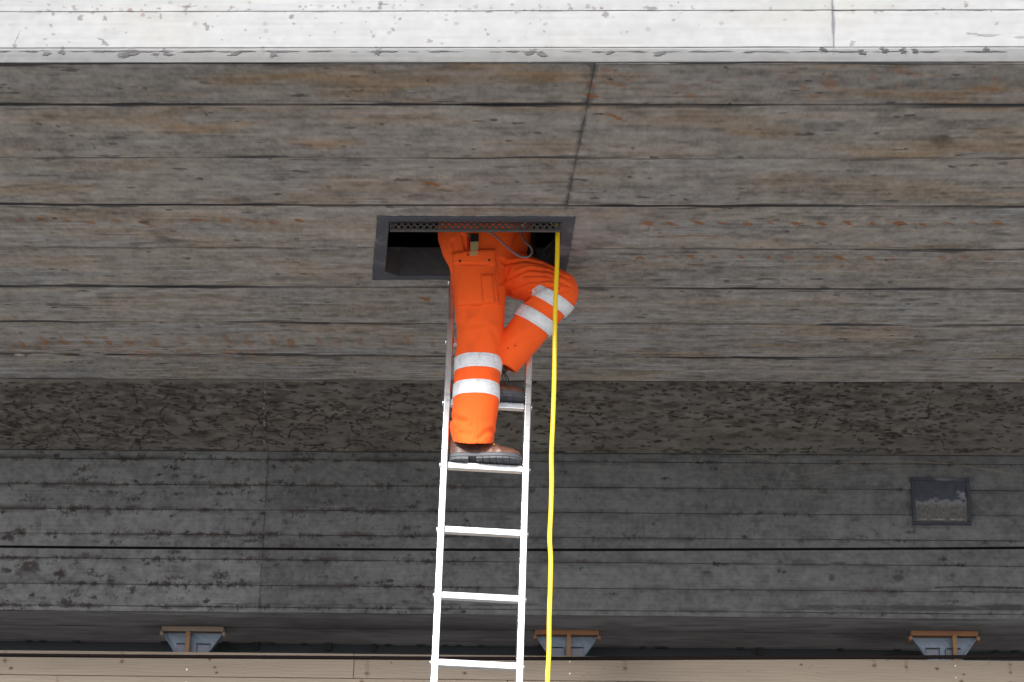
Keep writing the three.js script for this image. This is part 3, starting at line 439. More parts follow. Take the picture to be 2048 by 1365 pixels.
{
  const h = thing('timber_hoarding', 'pale softwood boards screwed one above the other to upright posts', 'hoarding');
  const splits = [[707], [1015], [300, 1400], [900], [500, 1700], [1100]], screw = std(lin(0.42, 0.42, 0.44), 0.45, 0.9), postPx = [375, 1140, 1910];
  let seed = 60;
  splits.forEach((sp, j) => {
    const y1 = boardTops[0] - j * bh, xs = [-4.4, ...sp.map((px) => onZ(px, 1340, ZH).x), 4];
    for (let i = 0; i < xs.length - 1; i++) {
      const W = xs[i + 1] - xs[i], tn = [1, 0.9, 1.04, 0.94][(seed + i) % 4], m = j < 2 ? woodMat(seed++, 0.225 * tn, 0.18 * tn, 0.136 * tn, W, bh, 0.75, Math.round(W * 3.2)) : std(lin(0.25, 0.2, 0.155), 0.8);
      const g = rboxG(xs[i] + 0.001, xs[i + 1] - 0.001, y1 - bh + 0.0016, y1 - (j ? 0.0005 : 0), ZH - 0.027, ZH - 0.001 * ((seed * 7) % 3), 0.003);
      const p = g.attributes.position, u = []; for (let k = 0; k < p.count; k++) u.push((p.getX(k) - xs[i]) / W, (p.getY(k) - y1 + bh + (ZH - p.getZ(k))) / bh); g.setAttribute('uv', new THREE.Float32BufferAttribute(u, 2));
      mesh('board', g, m, h);
    }
    for (const px of postPx) { const x = onZ(px, 1311, ZH).x; for (const f of [0.03, 0.09]) { const g = new THREE.CylinderGeometry(0.004, 0.004, 0.002, 12); g.rotateX(Math.PI / 2); g.translate(x, y1 - f, ZH + 0.0005); mesh('screw', g, screw, h); } }
  });
  settle(h, V3(0, boardTops[0] - 6 * bh, ZH));
}
{
  const post = woodMat(91, 0.3, 0.17, 0.085, 0.2, 0.6, 0.8, 1), head = [woodMat(92, 0.27, 0.2, 0.15, 0.5, 0.1, 0.8, 1), woodMat(93, 0.3, 0.14, 0.07, 0.5, 0.1, 0.8, 2), woodMat(94, 0.32, 0.15, 0.075, 0.5, 0.1, 0.8, 1)];
  const galv = new Paint(256, 256, 0, 0.4, 0.4).base((x, s) => { const n = fbm(x * 45, s * 45, 3), b = fbm(x * 8 + 4, s * 8, 3), t = 0.55 + 0.5 * n + 0.5 * b; return [0.15 * t, 0.18 * t, 0.215 * t, n]; }).make(0.0006, 0.45, { metalness: 0.5 });
  const tray = std(lin(0.12, 0.12, 0.14), 0.4, 0.5);
  [[323, 447, 377, 1253, 'its head plank greyed'], [1070, 1198, 1138, 1260, 'its reddish head plank behind the yellow hose'], [1822, 1957, 1909, 1262, 'its reddish head plank below the square cover']].forEach(([xa, xb, xp, yt, what], i) => {
    const t = thing('timber_post', `wooden post with flared galvanised head, ${what}`, 'post', undefined, 'posts behind the hoarding');
    const zp = onY((xa + xb) / 2, yt, yB).z, P = (px, py, z = zp) => onZ(px, py, z);
    const x0 = P(xa, yt).x, x1 = P(xb, yt).x, c = P(xp, yt).x, top = yB - 0.0005, yh = top - 0.026, tilt = [0.12, 0, -0.2][i];
    const hp = rboxG(x0, x1, yh, top, zp - 0.05, zp, 0.003); mesh('head_plank', uvXZ(hp, 2.2), head[i], t);
    for (const [s, x] of [[-1, x0], [1, x1]]) { const g = rboxG(x - 0.008, x + 0.008, yh - 0.022, yh - 0.001, zp - 0.055, zp - 0.004, 0.002); mesh('plank_end', g, head[i], t); }
    const yb = yh - 0.16, k = 0.46, cx = (x0 + x1) / 2, hw = (x1 - x0) / 2 - 0.004, zs = zp - 0.045;
    const sh = new THREE.Shape([[cx - hw, yh - 0.001], [cx + hw, yh - 0.001], [cx + hw * k - 0.02, yb], [cx - hw * k + 0.02, yb]].map((v) => new THREE.Vector2(...v)));
    const sg = new THREE.ExtrudeGeometry(sh, { depth: 0.003, bevelEnabled: false }); sg.translate(0, 0, zs - 0.003); mesh('flared_sheet', uvXZ(sg, 2.5), galv, t);
    for (const s of [-1, 1]) { // folded side flanges
      const A = V3(cx + s * hw, yh - 0.003, zs), B = V3(cx + s * (hw * k - 0.02), yb, zs), L = A.distanceTo(B), g = rboxG(-0.003, 0.003, 0, L, 0.001, 0.034, 0.001); g.rotateZ(Math.atan2(-(A.x - B.x), A.y - B.y)); g.translate(B.x, B.y, B.z); mesh('side_flange', g, galv, t);
      const e = cx + s * (0.032 + 0.0) + s * 0.02 + tilt * 0.03, w = 0.036, ty = yh - 0.062, tg = [rboxG(e - w, e + w, ty - 0.09, ty, zs + 0.004, zs + 0.008, 0.001)];
      mesh('inner_tray', tg[0], tray, t); mesh('tray_rim', rboxG(e - w, e + w, ty + 0.0005, ty + 0.006, zs + 0.004, zs + 0.026, 0.002), galv, t); mesh('tray_rim', rboxG(e - s * w - 0.003, e - s * w + 0.003, ty - 0.09, ty - 0.0005, zs + 0.0085, zs + 0.026, 0.002), galv, t);
    }
    const pz = zp - 0.012; const pst = rboxG(c - 0.0115, c + 0.0115, 0, yh - 0.0015, zs + 0.028, pz + 0.02, 0.003); mesh('post', uvXZ(pst, 1.5), post, t);
    settle(t, V3(c, 0, zp));
  });
}

// ---------------------------------------------------------------- overhead wires
{
  const wm = new THREE.MeshPhysicalMaterial({ color: lin(0.006, 0.004, 0.004), roughness: 0.9, specularIntensity: 0.15 });
  const wire = (z, pts, r, label) => { const a = pts.map(([px, py]) => onZ(px, py, z)), m = (a[a.length - 1].y - a[0].y) / (a[a.length - 1].x - a[0].x); const p0 = a[0].clone().add(V3(-4.5, -4.5 * m + 0.05, 0)), p1 = a[a.length - 1].clone().add(V3(4.5, 4.5 * m + 0.05, 0)); const o = mesh('overhead_wire', tubeG([p0, ...a, p1], r, 80, 10), wm); o.userData = { label, category: 'wire', group: 'overhead wires' }; };
  wire(zW + 0.75, [[0, 1094], [500, 1098], [1024, 1100.5], [1500, 1099.5], [2048, 1096.5]], 0.0062, 'dark brown overhead wire strung across the grey web of the girder');
  wire(zW + 0.75, [[0, 1311], [500, 1315], [1024, 1318], [1500, 1316.5], [2048, 1314]], 0.009, 'black overhead wire strung just in front of the top hoarding board');
}

// ---------------------------------------------------------------- ladder
const LEAN = 3.8 * D2R, RISE = 0.285;
const ladder = thing('ladder', 'aluminium ladder leaning into the open hatch', 'ladder');
const ladQ = new THREE.Quaternion().setFromEuler(new THREE.Euler(-LEAN, 6.4 * D2R, -0.93 * D2R, 'YXZ'));
const lu = V3(0, 1, 0).applyQuaternion(ladQ), lx = V3(1, 0, 0).applyQuaternion(ladQ), lz = V3(0, 0, 1).applyQuaternion(ladQ);
const lA = onZ(984, 556, zT + 0.045), ladBase = lA.clone().addScaledVector(lu, -lA.y / lu.y), RAIL = 0.344, rungT = [];
{
  ladder.position.copy(ladBase); ladder.quaternion.copy(ladQ);
  const t0 = lA.y / lu.y - 0.888, top = lA.y / lu.y + 0.35; for (let t = t0 % RISE; t < top - 0.08; t += RISE) if (t > 0.15) rungT.push(t);
  const al = new Paint(256, 1024, 0, 0.3, 1.2).base((x, s) => { const n = fbm(x * 30, s * 8, 3), g = vn(x * 300, s * 4), d = smooth(0.62, 0.8, fbm(x * 20 + 9, s * 20, 3)) * 0.25, t = 0.88 + 0.1 * n + 0.06 * g - d; return [0.86 * t, 0.86 * t, 0.875 * t, n]; }).make(0.0004, 0.27, { metalness: 1 });
  const cap = std(lin(0.04, 0.04, 0.045), 0.7);
  const rail = (s) => { const g = rboxG(-0.0145, 0.0145, 0.03, top, -0.032, 0.032, 0.005); g.translate(s * RAIL / 2, 0, 0); return uvXZ(g, 2); };
  for (const s of [-1, 1]) { const r = mesh('rail', rail(s), al, ladder); mesh('rubber_foot', rboxG(s * RAIL / 2 - 0.018, s * RAIL / 2 + 0.018, 0, 0.06, -0.036, 0.036, 0.006), cap, r); mesh('end_cap', rboxG(s * RAIL / 2 - 0.016, s * RAIL / 2 + 0.016, top - 0.01, top + 0.006, -0.034, 0.034, 0.003), cap, r); }
  const hw = RAIL / 2 - 0.0146;
  for (const t of rungT) {
    const r = mesh('rung', uvXZ(rboxG(-hw, hw, t - 0.015, t + 0.015, -0.015, 0.015, 0.004), 2), al, ladder);
    for (const s of [-1, 1]) { const g = new THREE.CylinderGeometry(0.012, 0.0135, 0.005, 16); g.rotateZ(Math.PI / 2); g.translate(s * (RAIL / 2 + 0.0165), t, 0); mesh('rung_end', g, al, r); }
  }
  // printed sticker on the rung that carries marks in the photograph
  const st = t0 - 3 * RISE, w = 128, h = 28, P = new Paint(w, h, 0, 0.128, 0.028).base(() => [0.86, 0.86, 0.87, 0.5]);
  const ink = [0.5, 0.5, 0.5]; for (const [x0, y0, x1, y1] of [[8, 20, 11, 15], [14, 21, 14, 16], [20, 15, 23, 6], [31, 17, 26, 7], [36, 12, 36, 9], [48, 21, 48, 8], [58, 22, 59, 8], [72, 20, 70, 10], [118, 16, 115, 6], [108, 14, 110, 11]]) P.stroke([[x0 / 1000, y0 / 1000], [x1 / 1000, y1 / 1000]], 0.0013, 0.0013, ink, 0.8);
  P.blob(0.086, 0.0145, 0.017, 0.004, [0.2, 0.42, 0.75], 0.75, 0, 0.1, 0.4, 1); P.blob(0.098, 0.017, 0.008, 0.003, [0.25, 0.45, 0.75], 0.7, 0, 0.4, 0.4, 2); P.blob(0.109, 0.02, 0.007, 0.0025, [0.85, 0.3, 0.22], 0.8, 0, 0.1, 0.4, 3); P.blob(0.09, 0.022, 0.012, 0.0015, [0.7, 0.5, 0.7], 0.4, 0, 0, 0.4, 4);
  const sg = boxG(-0.064, 0.064, -0.0105, 0.0105, 0, 0.0006); sg.translate(-0.008, st, 0.0153); { const p = sg.attributes.position, u = []; for (let i = 0; i < p.count; i++) u.push((p.getX(i) + 0.072) / 0.128, (p.getY(i) - st + 0.0105) / 0.021); sg.setAttribute('uv', new THREE.Float32BufferAttribute(u, 2)); }
  mesh('sticker', sg, P.make(0, 0.6), ladder).userData.label = 'small printed sticker with a blue and red mark';
    ladder.t0 = t0;
}
const rungP = (k) => ladBase.clone().addScaledVector(lu, ladder.t0 + k * RISE);

// ---------------------------------------------------------------- the worker
const Q = (px, py, off) => { const d = ray(px, py), k = Math.tan(LEAN); const t = (zT + off + (YS - camP.y) * k - camP.z) / (d.z + k * d.y); return along(d, t); };
const person = thing('person', 'worker in orange trousers with reflective bands standing on the ladder, upper body inside the hatch', 'person');
const legRows = [[180, 900, 1035, 0.2, 0.1], [250, 872, 1050, 0.2, 0.125], [330, 876, 1050, 0.2, 0.125], [400, 878, 1046, 0.19, 0.125], [440, 877, 1040, 0.18, 0.125], [465, 874, 1034, 0.17, 0.125], [490, 878, 1026, 0.165, 0.122], [510, 885, 1020, 0.16, 0.118], [530, 896, 1015, 0.16, 0.114], [545, 901, 1013, 0.155, 0.112], [570, 905, 1012, 0.155, 0.11], [600, 909, 1011, 0.155, 0.108], [640, 912, 1009, 0.155, 0.102], [680, 914, 1006, 0.15, 0.1], [710, 912, 1003.5, 0.145, 0.1], [740, 910, 1002, 0.14, 0.1], [780, 908, 999, 0.135, 0.1], [805, 906, 997, 0.13, 0.099], [835, 903, 994, 0.112, 0.098], [860, 899, 991, 0.096, 0.096], [886, 906, 987, 0.085, 0.094], [910, 908, 985, 0.08, 0.092]]
  .map(([py, a, b, o, bz]) => { const A = Q(a, py, o), B = Q(b, py, o); return { y: (A.y + B.y) / 2, cx: (A.x + B.x) / 2, cz: (A.z + B.z) / 2, a: (B.x - A.x) / 2, b: bz }; });
const rowAt = (y) => { // smooth interpolation down the leg
  const R = legRows; let i = 0; while (i < R.length - 2 && y < R[i + 1].y) i++;
  const t = (R[i].y - y) / (R[i].y - R[i + 1].y), p = R[Math.max(0, i - 1)], a = R[i], b = R[i + 1], n = R[Math.min(R.length - 1, i + 2)], u = clamp(t, -0.5, 1.5);
  const cr = (k) => { const m0 = (b[k] - p[k]) / 2, m1 = (n[k] - a[k]) / 2, u2 = u * u, u3 = u2 * u; return (2 * u3 - 3 * u2 + 1) * a[k] + (u3 - 2 * u2 + u) * m0 + (-2 * u3 + 3 * u2) * b[k] + (u3 - u2) * m1; };
  return t > 1.5 || t < -0.5 ? (t > 1 ? b : a) : { cx: cr('cx'), cz: cr('cz'), a: cr('a'), b: cr('b') };
};
const hem = [Q(905, 886, 0.17), Q(988, 890, 0.17)], yTopBody = legRows[0].y;
function sdRight(x, y, z) {
  const r = rowAt(y), dx = (x - r.cx) / r.a, dz = (z - r.cz) / r.b, k = Math.pow(Math.pow(Math.abs(dx), 2.25) + Math.pow(Math.abs(dz), 2.25), 1 / 2.25);
  return (k - 1) * Math.min(r.a, r.b);
}
const sdCone = (x, y, z, A, B, ra, rb) => { const bx = B.x - A.x, by = B.y - A.y, bz = B.z - A.z, px = x - A.x, py = y - A.y, pz = z - A.z, t = clamp((px * bx + py * by + pz * bz) / (bx * bx + by * by + bz * bz)); return Math.hypot(px - bx * t, py - by * t, pz - bz * t) - mix(ra, rb, t); };
const smin = (a, b, k) => { const h = Math.max(k - Math.abs(a - b), 0) / k; return Math.min(a, b) - h * h * k * 0.25; };
const hip2 = Q(1000, 538, 0.07), hipUp = Q(1028, 440, 0.08), knee = Q(1114, 581, 0.16), knee2 = Q(1113, 590, 0.16), ank = Q(1001, 728, 0.085), ankX = ank.clone().add(ank.clone().sub(knee2).multiplyScalar(0.35));
const shinDir = ank.clone().sub(knee2).normalize();
const hemTip = Q(1036, 748, 0.09), hemN = V3(shinDir.x * 0.75, shinDir.y, shinDir.z).normalize();
const crease = [ // folds of the cloth, [pixel path, offset from the ladder, width, depth]
  [[[1005, 527], [1050, 521], [1085, 528], [1112, 545]], 0.2, 0.009, 0.009], [[[1018, 549], [1060, 538], [1100, 545], [1135, 560]], 0.22, 0.008, 0.01], [[[1050, 546], [1090, 551], [1140, 572]], 0.24, 0.007, 0.007], [[[1012, 566], [1060, 562], [1105, 566], [1130, 575]], 0.22, 0.008, 0.007], [[[1020, 584], [1070, 578], [1110, 580]], 0.2, 0.009, 0.006], [[[1050, 592], [1070, 584], [1098, 578], [1116, 580]], 0.22, 0.009, 0.012], [[[1100, 586], [1120, 584], [1138, 577]], 0.25, 0.007, 0.006],
  [[[958, 872], [972, 858], [985, 852], [993, 862]], 0.2, 0.012, 0.006], [[[904, 828], [916, 838], [930, 842]], 0.2, 0.011, 0.008], [[[920, 862], [940, 866]], 0.2, 0.01, 0.004], [[[905, 480], [910, 505], [905, 530]], 0.28, 0.01, 0.006], [[[1016, 520], [1006, 545], [998, 560]], 0.27, 0.008, 0.007], [[[925, 470], [932, 498]], 0.29, 0.008, 0.008], [[[915, 640], [935, 650], [960, 648]], 0.25, 0.016, 0.004], [[[985, 660], [1000, 690], [1001, 705]], 0.24, 0.012, 0.004], [[[1025, 690], [1050, 676], [1080, 670]], 0.16, 0.012, 0.004], [[[956, 615], [957, 702]], 0.27, 0.0045, 0.0016], [[[957, 790], [956, 884]], 0.22, 0.0045, 0.0014],
  [[[918, 498], [916, 540], [913, 590]], 0.27, 0.01, 0.003],
].flatMap(([pts, off, w, d]) => pts.slice(1).map((p, i) => ({ A: Q(...pts[i], off), B: Q(...p, off), w, d })));
for (const c of crease) { c.x0 = Math.min(c.A.x, c.B.x) - c.w * 3; c.x1 = Math.max(c.A.x, c.B.x) + c.w * 3; c.y0 = Math.min(c.A.y, c.B.y) - c.w * 3; c.y1 = Math.max(c.A.y, c.B.y) + c.w * 3; }
function folds(x, y, z) {
  let m = 0; const zm = zT + 0.06 + (YS - y) * 0.07;
  if (z > zm) for (const c of crease) { if (x < c.x0 || x > c.x1 || y < c.y0 || y > c.y1) continue; const bx = c.B.x - c.A.x, by = c.B.y - c.A.y, t = clamp(((x - c.A.x) * bx + (y - c.A.y) * by) / (bx * bx + by * by)), e = Math.hypot(x - c.A.x - bx * t, y - c.A.y - by * t) / c.w; const v = c.d * (Math.exp(-e * e) - 0.35 * Math.exp(-(e - 1.7) * (e - 1.7))); if (v > m || (v < 0 && m <= 0 && v < m)) m = v; }
  return m + 0.008 * (fbm(x * 15 + z * 9, y * 10 + z * 5, 2) - 0.5);
}
const sdLeft = (x, y, z) => {
  const th = sdCone(x, y, z, hip2, knee, 0.107, 0.088), sh0 = sdCone(x, y, z, knee2, ankX, 0.088, 0.074);
  const cut = (x - hemTip.x) * hemN.x + (y - hemTip.y) * hemN.y + (z - hemTip.z) * hemN.z;
  let sh = Math.max(sh0, cut); const hollow = Math.max(sh0 + 0.015, -(cut + 0.045)); sh = Math.max(sh, -hollow);
  return smin(smin(th, sh, 0.02), sdCone(x, y, z, hipUp, hip2, 0.085, 0.1), 0.03);
};
const shoulders = [V3(legRows[1].cx - 0.19, legRows[1].y - 0.02, legRows[1].cz), V3(legRows[1].cx + 0.19, legRows[1].y - 0.02, legRows[1].cz)];
const elbows = shoulders.map((p, i) => p.clone().add(V3(i ? 0.12 : -0.1, 0.12, 0.06))), wrists = elbows.map((p, i) => p.clone().add(V3(i ? -0.02 : 0.02, 0.24, 0.02)));
function body(x, y, z) {
  let r = sdRight(x, y, z); const hy = mix(hem[0].y, hem[1].y, clamp((x - hem[0].x) / (hem[1].x - hem[0].x), -0.2, 1.2)) + (hem[0].z - z) * 0.36; r = Math.max(r, hy - y, y - yTopBody, -Math.max(r + 0.027, y - hy - 0.07));
  let d = smin(r, sdLeft(x, y, z), 0.012);
  if (y > YS + 0.3) for (let i = 0; i < 2; i++) { d = smin(d, sdCone(x, y, z, shoulders[i], elbows[i], 0.07, 0.055), 0.06); d = smin(d, sdCone(x, y, z, elbows[i], wrists[i], 0.055, 0.042), 0.02); }
  if (d > 0.05) return d;
  return d + folds(x, y, z);
}
function surfaceNet(f, min, max, cell) {                     // naive surface nets
  const n = [0, 1, 2].map((i) => Math.ceil((max.getComponent(i) - min.getComponent(i)) / cell) + 1), [nx, ny, nz] = n, v = new Float32Array(nx * ny * nz);
  for (let k = 0, q = 0; k < nz; k++) for (let j = 0; j < ny; j++) for (let i = 0; i < nx; i++, q++) v[q] = f(min.x + i * cell, min.y + j * cell, min.z + k * cell);
  const id = new Int32Array(nx * ny * nz).fill(-1), pos = [], idx = [], sy = nx, sz = nx * ny, E = [[0, 1], [2, 3], [4, 5], [6, 7], [0, 2], [1, 3], [4, 6], [5, 7], [0, 4], [1, 5], [2, 6], [3, 7]];
  const c = new Float32Array(8);
  for (let k = 0; k < nz - 1; k++) for (let j = 0; j < ny - 1; j++) for (let i = 0; i < nx - 1; i++) {
    const q = i + j * sy + k * sz; let m = 0; for (let e = 0; e < 8; e++) { c[e] = v[q + (e & 1) + (e >> 1 & 1) * sy + (e >> 2) * sz]; if (c[e] < 0) m |= 1 << e; }
    if (m === 0 || m === 255) continue; let x = 0, y = 0, z = 0, s = 0;
    for (const [a, b] of E) if ((c[a] < 0) !== (c[b] < 0)) { const t = c[a] / (c[a] - c[b]); x += (a & 1) + t * ((b & 1) - (a & 1)); y += (a >> 1 & 1) + t * ((b >> 1 & 1) - (a >> 1 & 1)); z += (a >> 2) + t * ((b >> 2) - (a >> 2)); s++; }
    id[q] = pos.length / 3; pos.push(min.x + (i + x / s) * cell, min.y + (j + y / s) * cell, min.z + (k + z / s) * cell);
  }
  const quad = (a, b, cc, d, fl) => { if (a < 0 || b < 0 || cc < 0 || d < 0) return; fl ? idx.push(a, b, cc, a, cc, d) : idx.push(a, cc, b, a, d, cc); };
  for (let k = 1; k < nz - 1; k++) for (let j = 1; j < ny - 1; j++) for (let i = 1; i < nx - 1; i++) {
    const q = i + j * sy + k * sz, s = v[q] < 0;
    if (s !== v[q + 1] < 0) quad(id[q - sy - sz], id[q - sz], id[q], id[q - sy], s);
    if (s !== v[q + sy] < 0) quad(id[q - 1 - sz], id[q - 1], id[q], id[q - sz], s);
    if (s !== v[q + sz] < 0) quad(id[q - 1 - sy], id[q - sy], id[q], id[q - 1], s);
  }
  const g = new THREE.BufferGeometry(); g.setAttribute('position', new THREE.Float32BufferAttribute(pos, 3)); g.setIndex(idx); return g;
}
const grad = (f, p, e = 0.002) => V3(f(p.x + e, p.y, p.z) - f(p.x - e, p.y, p.z), f(p.x, p.y + e, p.z) - f(p.x, p.y - e, p.z), f(p.x, p.y, p.z + e) - f(p.x, p.y, p.z - e)).normalize();
// cloth: fluorescent orange twill with rubbed-in grime
const clothP = new Paint(1024, 1024, 0, 0.8, 0.8).base((x, s) => { const tw = 0.5 + 0.5 * Math.sin((x + s) * 2600), n = fbm(x * 14, s * 14, 3), f = fbm(x * 120, s * 120, 2), t = 0.92 + 0.1 * n + 0.05 * f, d = smooth(0.6, 0.82, fbm(x * 9 + 5, s * 9, 3)) * 0.1; return [0.99 * t * (1 - d), 0.112 * t * (1 - d * 1.3), 0.007 * t, 0.4 * tw + 0.4 * f]; });
const clothMat = clothP.make(0.0006, 0.85, {});
const uvXY = (g, k = 1 / 0.8) => { const p = g.attributes.position, u = []; for (let i = 0; i < p.count; i++) u.push((p.getX(i) + 0.35 * p.getZ(i)) * k, (p.getY(i) + 0.2 * p.getZ(i)) * k); g.setAttribute('uv', new THREE.Float32BufferAttribute(u, 2)); return g; };
const hitBody = (px, py) => { const d = ray(px, py), dl = d.length(); d.normalize(); let t = 8.3 * dl; for (let i = 0; i < 160; i++) { const p = along(d, t), s = body(p.x, p.y, p.z); if (s < 0.0006) return p; t += Math.max(0.001, s * 0.5); if (t > 12) break; } return null; };
{
  const g = surfaceNet(body, V3(hem[0].x - 0.1, hem[0].y - 0.03, zT - 0.03), V3(knee.x + 0.16, yTopBody + 0.4, zT + 0.42), 0.0072);
  const p = g.attributes.position, nr = new Float32Array(p.count * 3); for (let i = 0; i < p.count; i++) { const v = grad(body, V3(p.getX(i), p.getY(i), p.getZ(i)), 0.003); nr.set([v.x, v.y, v.z], 3 * i); }
  g.setAttribute('normal', new THREE.BufferAttribute(nr, 3));
  const b = mesh('body', uvXY(g), clothMat, person); b.userData.label = 'orange work trousers and jacket';
  
  // reflective bands wrapped round the cloth
  const bandP = new Paint(512, 64, 0, 1, 1).base((x, s) => { const n = fbm(x * 40, s * 5, 3), f = fbm(x * 160, s * 18, 2), e = Math.min(s, 1 - s), st = smooth(0.03, 0.0, Math.abs(e - 0.17)) * (Math.sin(x * 900) > -0.6 ? 0.35 : 0), cr = smooth(0.7, 0.9, vn(x * 60, s * 3)) * 0.14, t = (0.86 + 0.22 * n + 0.1 * f) * (1 - st - cr); return [0.74 * t, 0.745 * t, 0.77 * t, 0.5 * f + 0.3 * n - st]; });
  const bandM = bandP.make(0.0012, 0.5, { metalness: 0.1 });
  const wrap = (f, C, w, h, rMax = 0.17, off = 0.0028, fb = null) => { // C centre on the axis, w axis, h half width
    const u = V3(1, 0, 0).addScaledVector(w, -w.x).normalize(), v = w.clone().cross(u), nA = 72, T = [[-h, -0.004], [-h, off], [-h * 0.34, off + 0.0004], [h * 0.34, off + 0.0004], [h, off], [h, -0.004]], pos = [], uv = [], idx = [];
    for (const [t, o] of T) for (let i = 0; i <= nA; i++) { const a = i / nA * Math.PI * 2, d = u.clone().multiplyScalar(Math.cos(a)).addScaledVector(v, Math.sin(a)); const c = C.clone().addScaledVector(w, t); let lo = 0, hi = rMax; const ff = f; for (let k = 0; k < 18; k++) { const m = (lo + hi) / 2; if (ff(c.x + d.x * m, c.y + d.y * m, c.z + d.z * m) < 0) lo = m; else hi = m; } if (fb) { let l2 = 0, h2 = 0.17; for (let k = 0; k < 18; k++) { const m = (l2 + h2) / 2; if (fb(c.x + d.x * m, c.y + d.y * m, c.z + d.z * m) < 0) l2 = m; else h2 = m; } lo = Math.min(lo, l2 + 0.002); } c.addScaledVector(d, lo + o); pos.push(c.x, c.y, c.z); uv.push(i / nA, (t + h) / (2 * h)); }
    for (let j = 0; j < T.length - 1; j++) for (let i = 0; i < nA; i++) { const a = j * (nA + 1) + i; idx.push(a, a + 1, a + nA + 1, a + 1, a + nA + 2, a + nA + 1); }
    const g = new THREE.BufferGeometry(); g.setAttribute('position', new THREE.Float32BufferAttribute(pos, 3)); g.setAttribute('uv', new THREE.Float32BufferAttribute(uv, 2)); g.setIndex(idx); g.computeVertexNormals(); return g;
  };
  const fS = (x, y, z) => sdCone(x, y, z, knee2, ankX, 0.088, 0.074), fR = (x, y, z) => sdRight(x, y, z) + folds(x, y, z), fL = (x, y, z) => smin(sdCone(x, y, z, hip2, knee, 0.107, 0.088), sdCone(x, y, z, knee2, ankX, 0.088, 0.074), 0.02) + folds(x, y, z);
  for (const [y0, y1] of [[705.5, 732.5], [757.5, 784]]) { const A = Q(956, y0, 0.24), B = Q(956, y1, 0.24), y = (A.y + B.y) / 2, r = rowAt(y); mesh('reflective_band', wrap(fR, V3(r.cx, y, r.cz), V3(-0.015, 1, 0).normalize(), (A.y - B.y) / 2), bandM, person); }
  const axis = V3(shinDir.x * 0.78, shinDir.y, shinDir.z).normalize();
  for (const [px, py, hw] of [[1101, 601, 0.027], [1071, 639, 0.0275]]) { const m = Q(px, py, 0.16), t = m.clone().sub(knee2).dot(shinDir); mesh('reflective_band', wrap(fL, knee2.clone().addScaledVector(shinDir, t), axis, hw, 0.1, 0.0072, fS), bandM, person); }

  // patches sewn on the cloth: a grid of pixels dropped on the body, lifted along its normal
  const patch = (fn, nu, nv, th) => {
    const pos = [], idx = [], uvs = [], nn = (nu + 3);
    for (let j = -1; j <= nv + 1; j++) for (let i = -1; i <= nu + 1; i++) { const u = clamp(i / nu), v = clamp(j / nv), edge = i < 0 || j < 0 || i > nu || j > nv; const [px, py] = fn(u, v), p = hitBody(px, py) ?? Q(px, py, 0.2), n = grad(body, p, 0.012), rim = Math.min(1, 0.75 + Math.min(u, 1 - u, v, 1 - v) * 3); p.addScaledVector(n, edge ? -0.004 : th * rim); pos.push(p.x, p.y, p.z); uvs.push(u, v); }
    for (let j = 0; j < nv + 2; j++) for (let i = 0; i < nu + 2; i++) { const a = j * nn + i; idx.push(a, a + nn, a + 1, a + 1, a + nn, a + nn + 1); }
    const g = new THREE.BufferGeometry(); g.setAttribute('position', new THREE.Float32BufferAttribute(pos, 3)); g.setIndex(idx); g.computeVertexNormals(); return uvXY(g);
  };
  const quad = (a, b, c, d) => (u, v) => [mix(mix(a[0], b[0], u), mix(d[0], c[0], u), v), mix(mix(a[1], b[1], u), mix(d[1], c[1], u), v)];
  mesh('cargo_pocket', patch(quad([907, 512], [990, 506], [998, 608], [914, 612]), 20, 22, 0.011), clothMat, person);
  const flap = mesh('pocket_flap', patch((u, v) => [mix(mix(906, 989, u), mix(909, 990, u), v), mix(mix(507, 500, Math.sin(u * 1.57)), mix(530, 533, u), v)], 20, 7, 0.017), clothMat, person);
  mesh('pen_pocket', patch(quad([961, 552], [986, 551], [989, 606], [965, 608]), 8, 14, 0.0145), clothMat, person);
  const snap = std(lin(0.05, 0.045, 0.04), 0.35, 0.6);
  for (const [px, py] of [[924, 524], [976, 522.5]]) { const p = hitBody(px, py), n = grad(body, p, 0.012), g = new THREE.CylinderGeometry(0.005, 0.0058, 0.003, 16); g.applyQuaternion(new THREE.Quaternion().setFromUnitVectors(V3(0, 1, 0), n)); p.addScaledVector(n, 0.0182); g.translate(p.x, p.y, p.z); mesh('snap_button', g, snap, flap); }
  const thread = std(lin(0.62, 0.07, 0.012), 0.9), stitch = (pts, lift) => mesh('stitching', tubeG(pts.map(([px, py]) => { const p = hitBody(px, py) ?? Q(px, py, 0.2); return p.addScaledVector(grad(body, p, 0.012), lift); }), 0.0013, 40, 5), thread, person);
  stitch([[909, 531], [930, 533], [960, 534], [990, 534]], 0.0125); stitch([[986, 535], [990, 570], [994, 606]], 0.0125); stitch([[981, 552], [983, 580], [986, 606]], 0.0155); stitch([[961, 552], [973, 551], [986, 551]], 0.016); stitch([[962, 554], [964, 580], [966, 606]], 0.0125); stitch([[914, 614], [950, 612], [998, 609]], 0.0018); stitch([[911, 511], [940, 505], [986, 505]], 0.0182);
  // small tears in the cloth of the bent leg
  for (const [px, py] of [[1030, 692], [1016, 697]]) { const p = hitBody(px, py), n = grad(body, p, 0.012), g = new THREE.CylinderGeometry(0.0035, 0.0035, 0.001, 7); g.scale(1.3, 1, 0.7); g.applyQuaternion(new THREE.Quaternion().setFromUnitVectors(V3(0, 1, 0), n)); p.addScaledVector(n, 0.0005); g.translate(p.x, p.y, p.z); mesh('tear', g, std(lin(0.03, 0.012, 0.01), 0.9), person); }
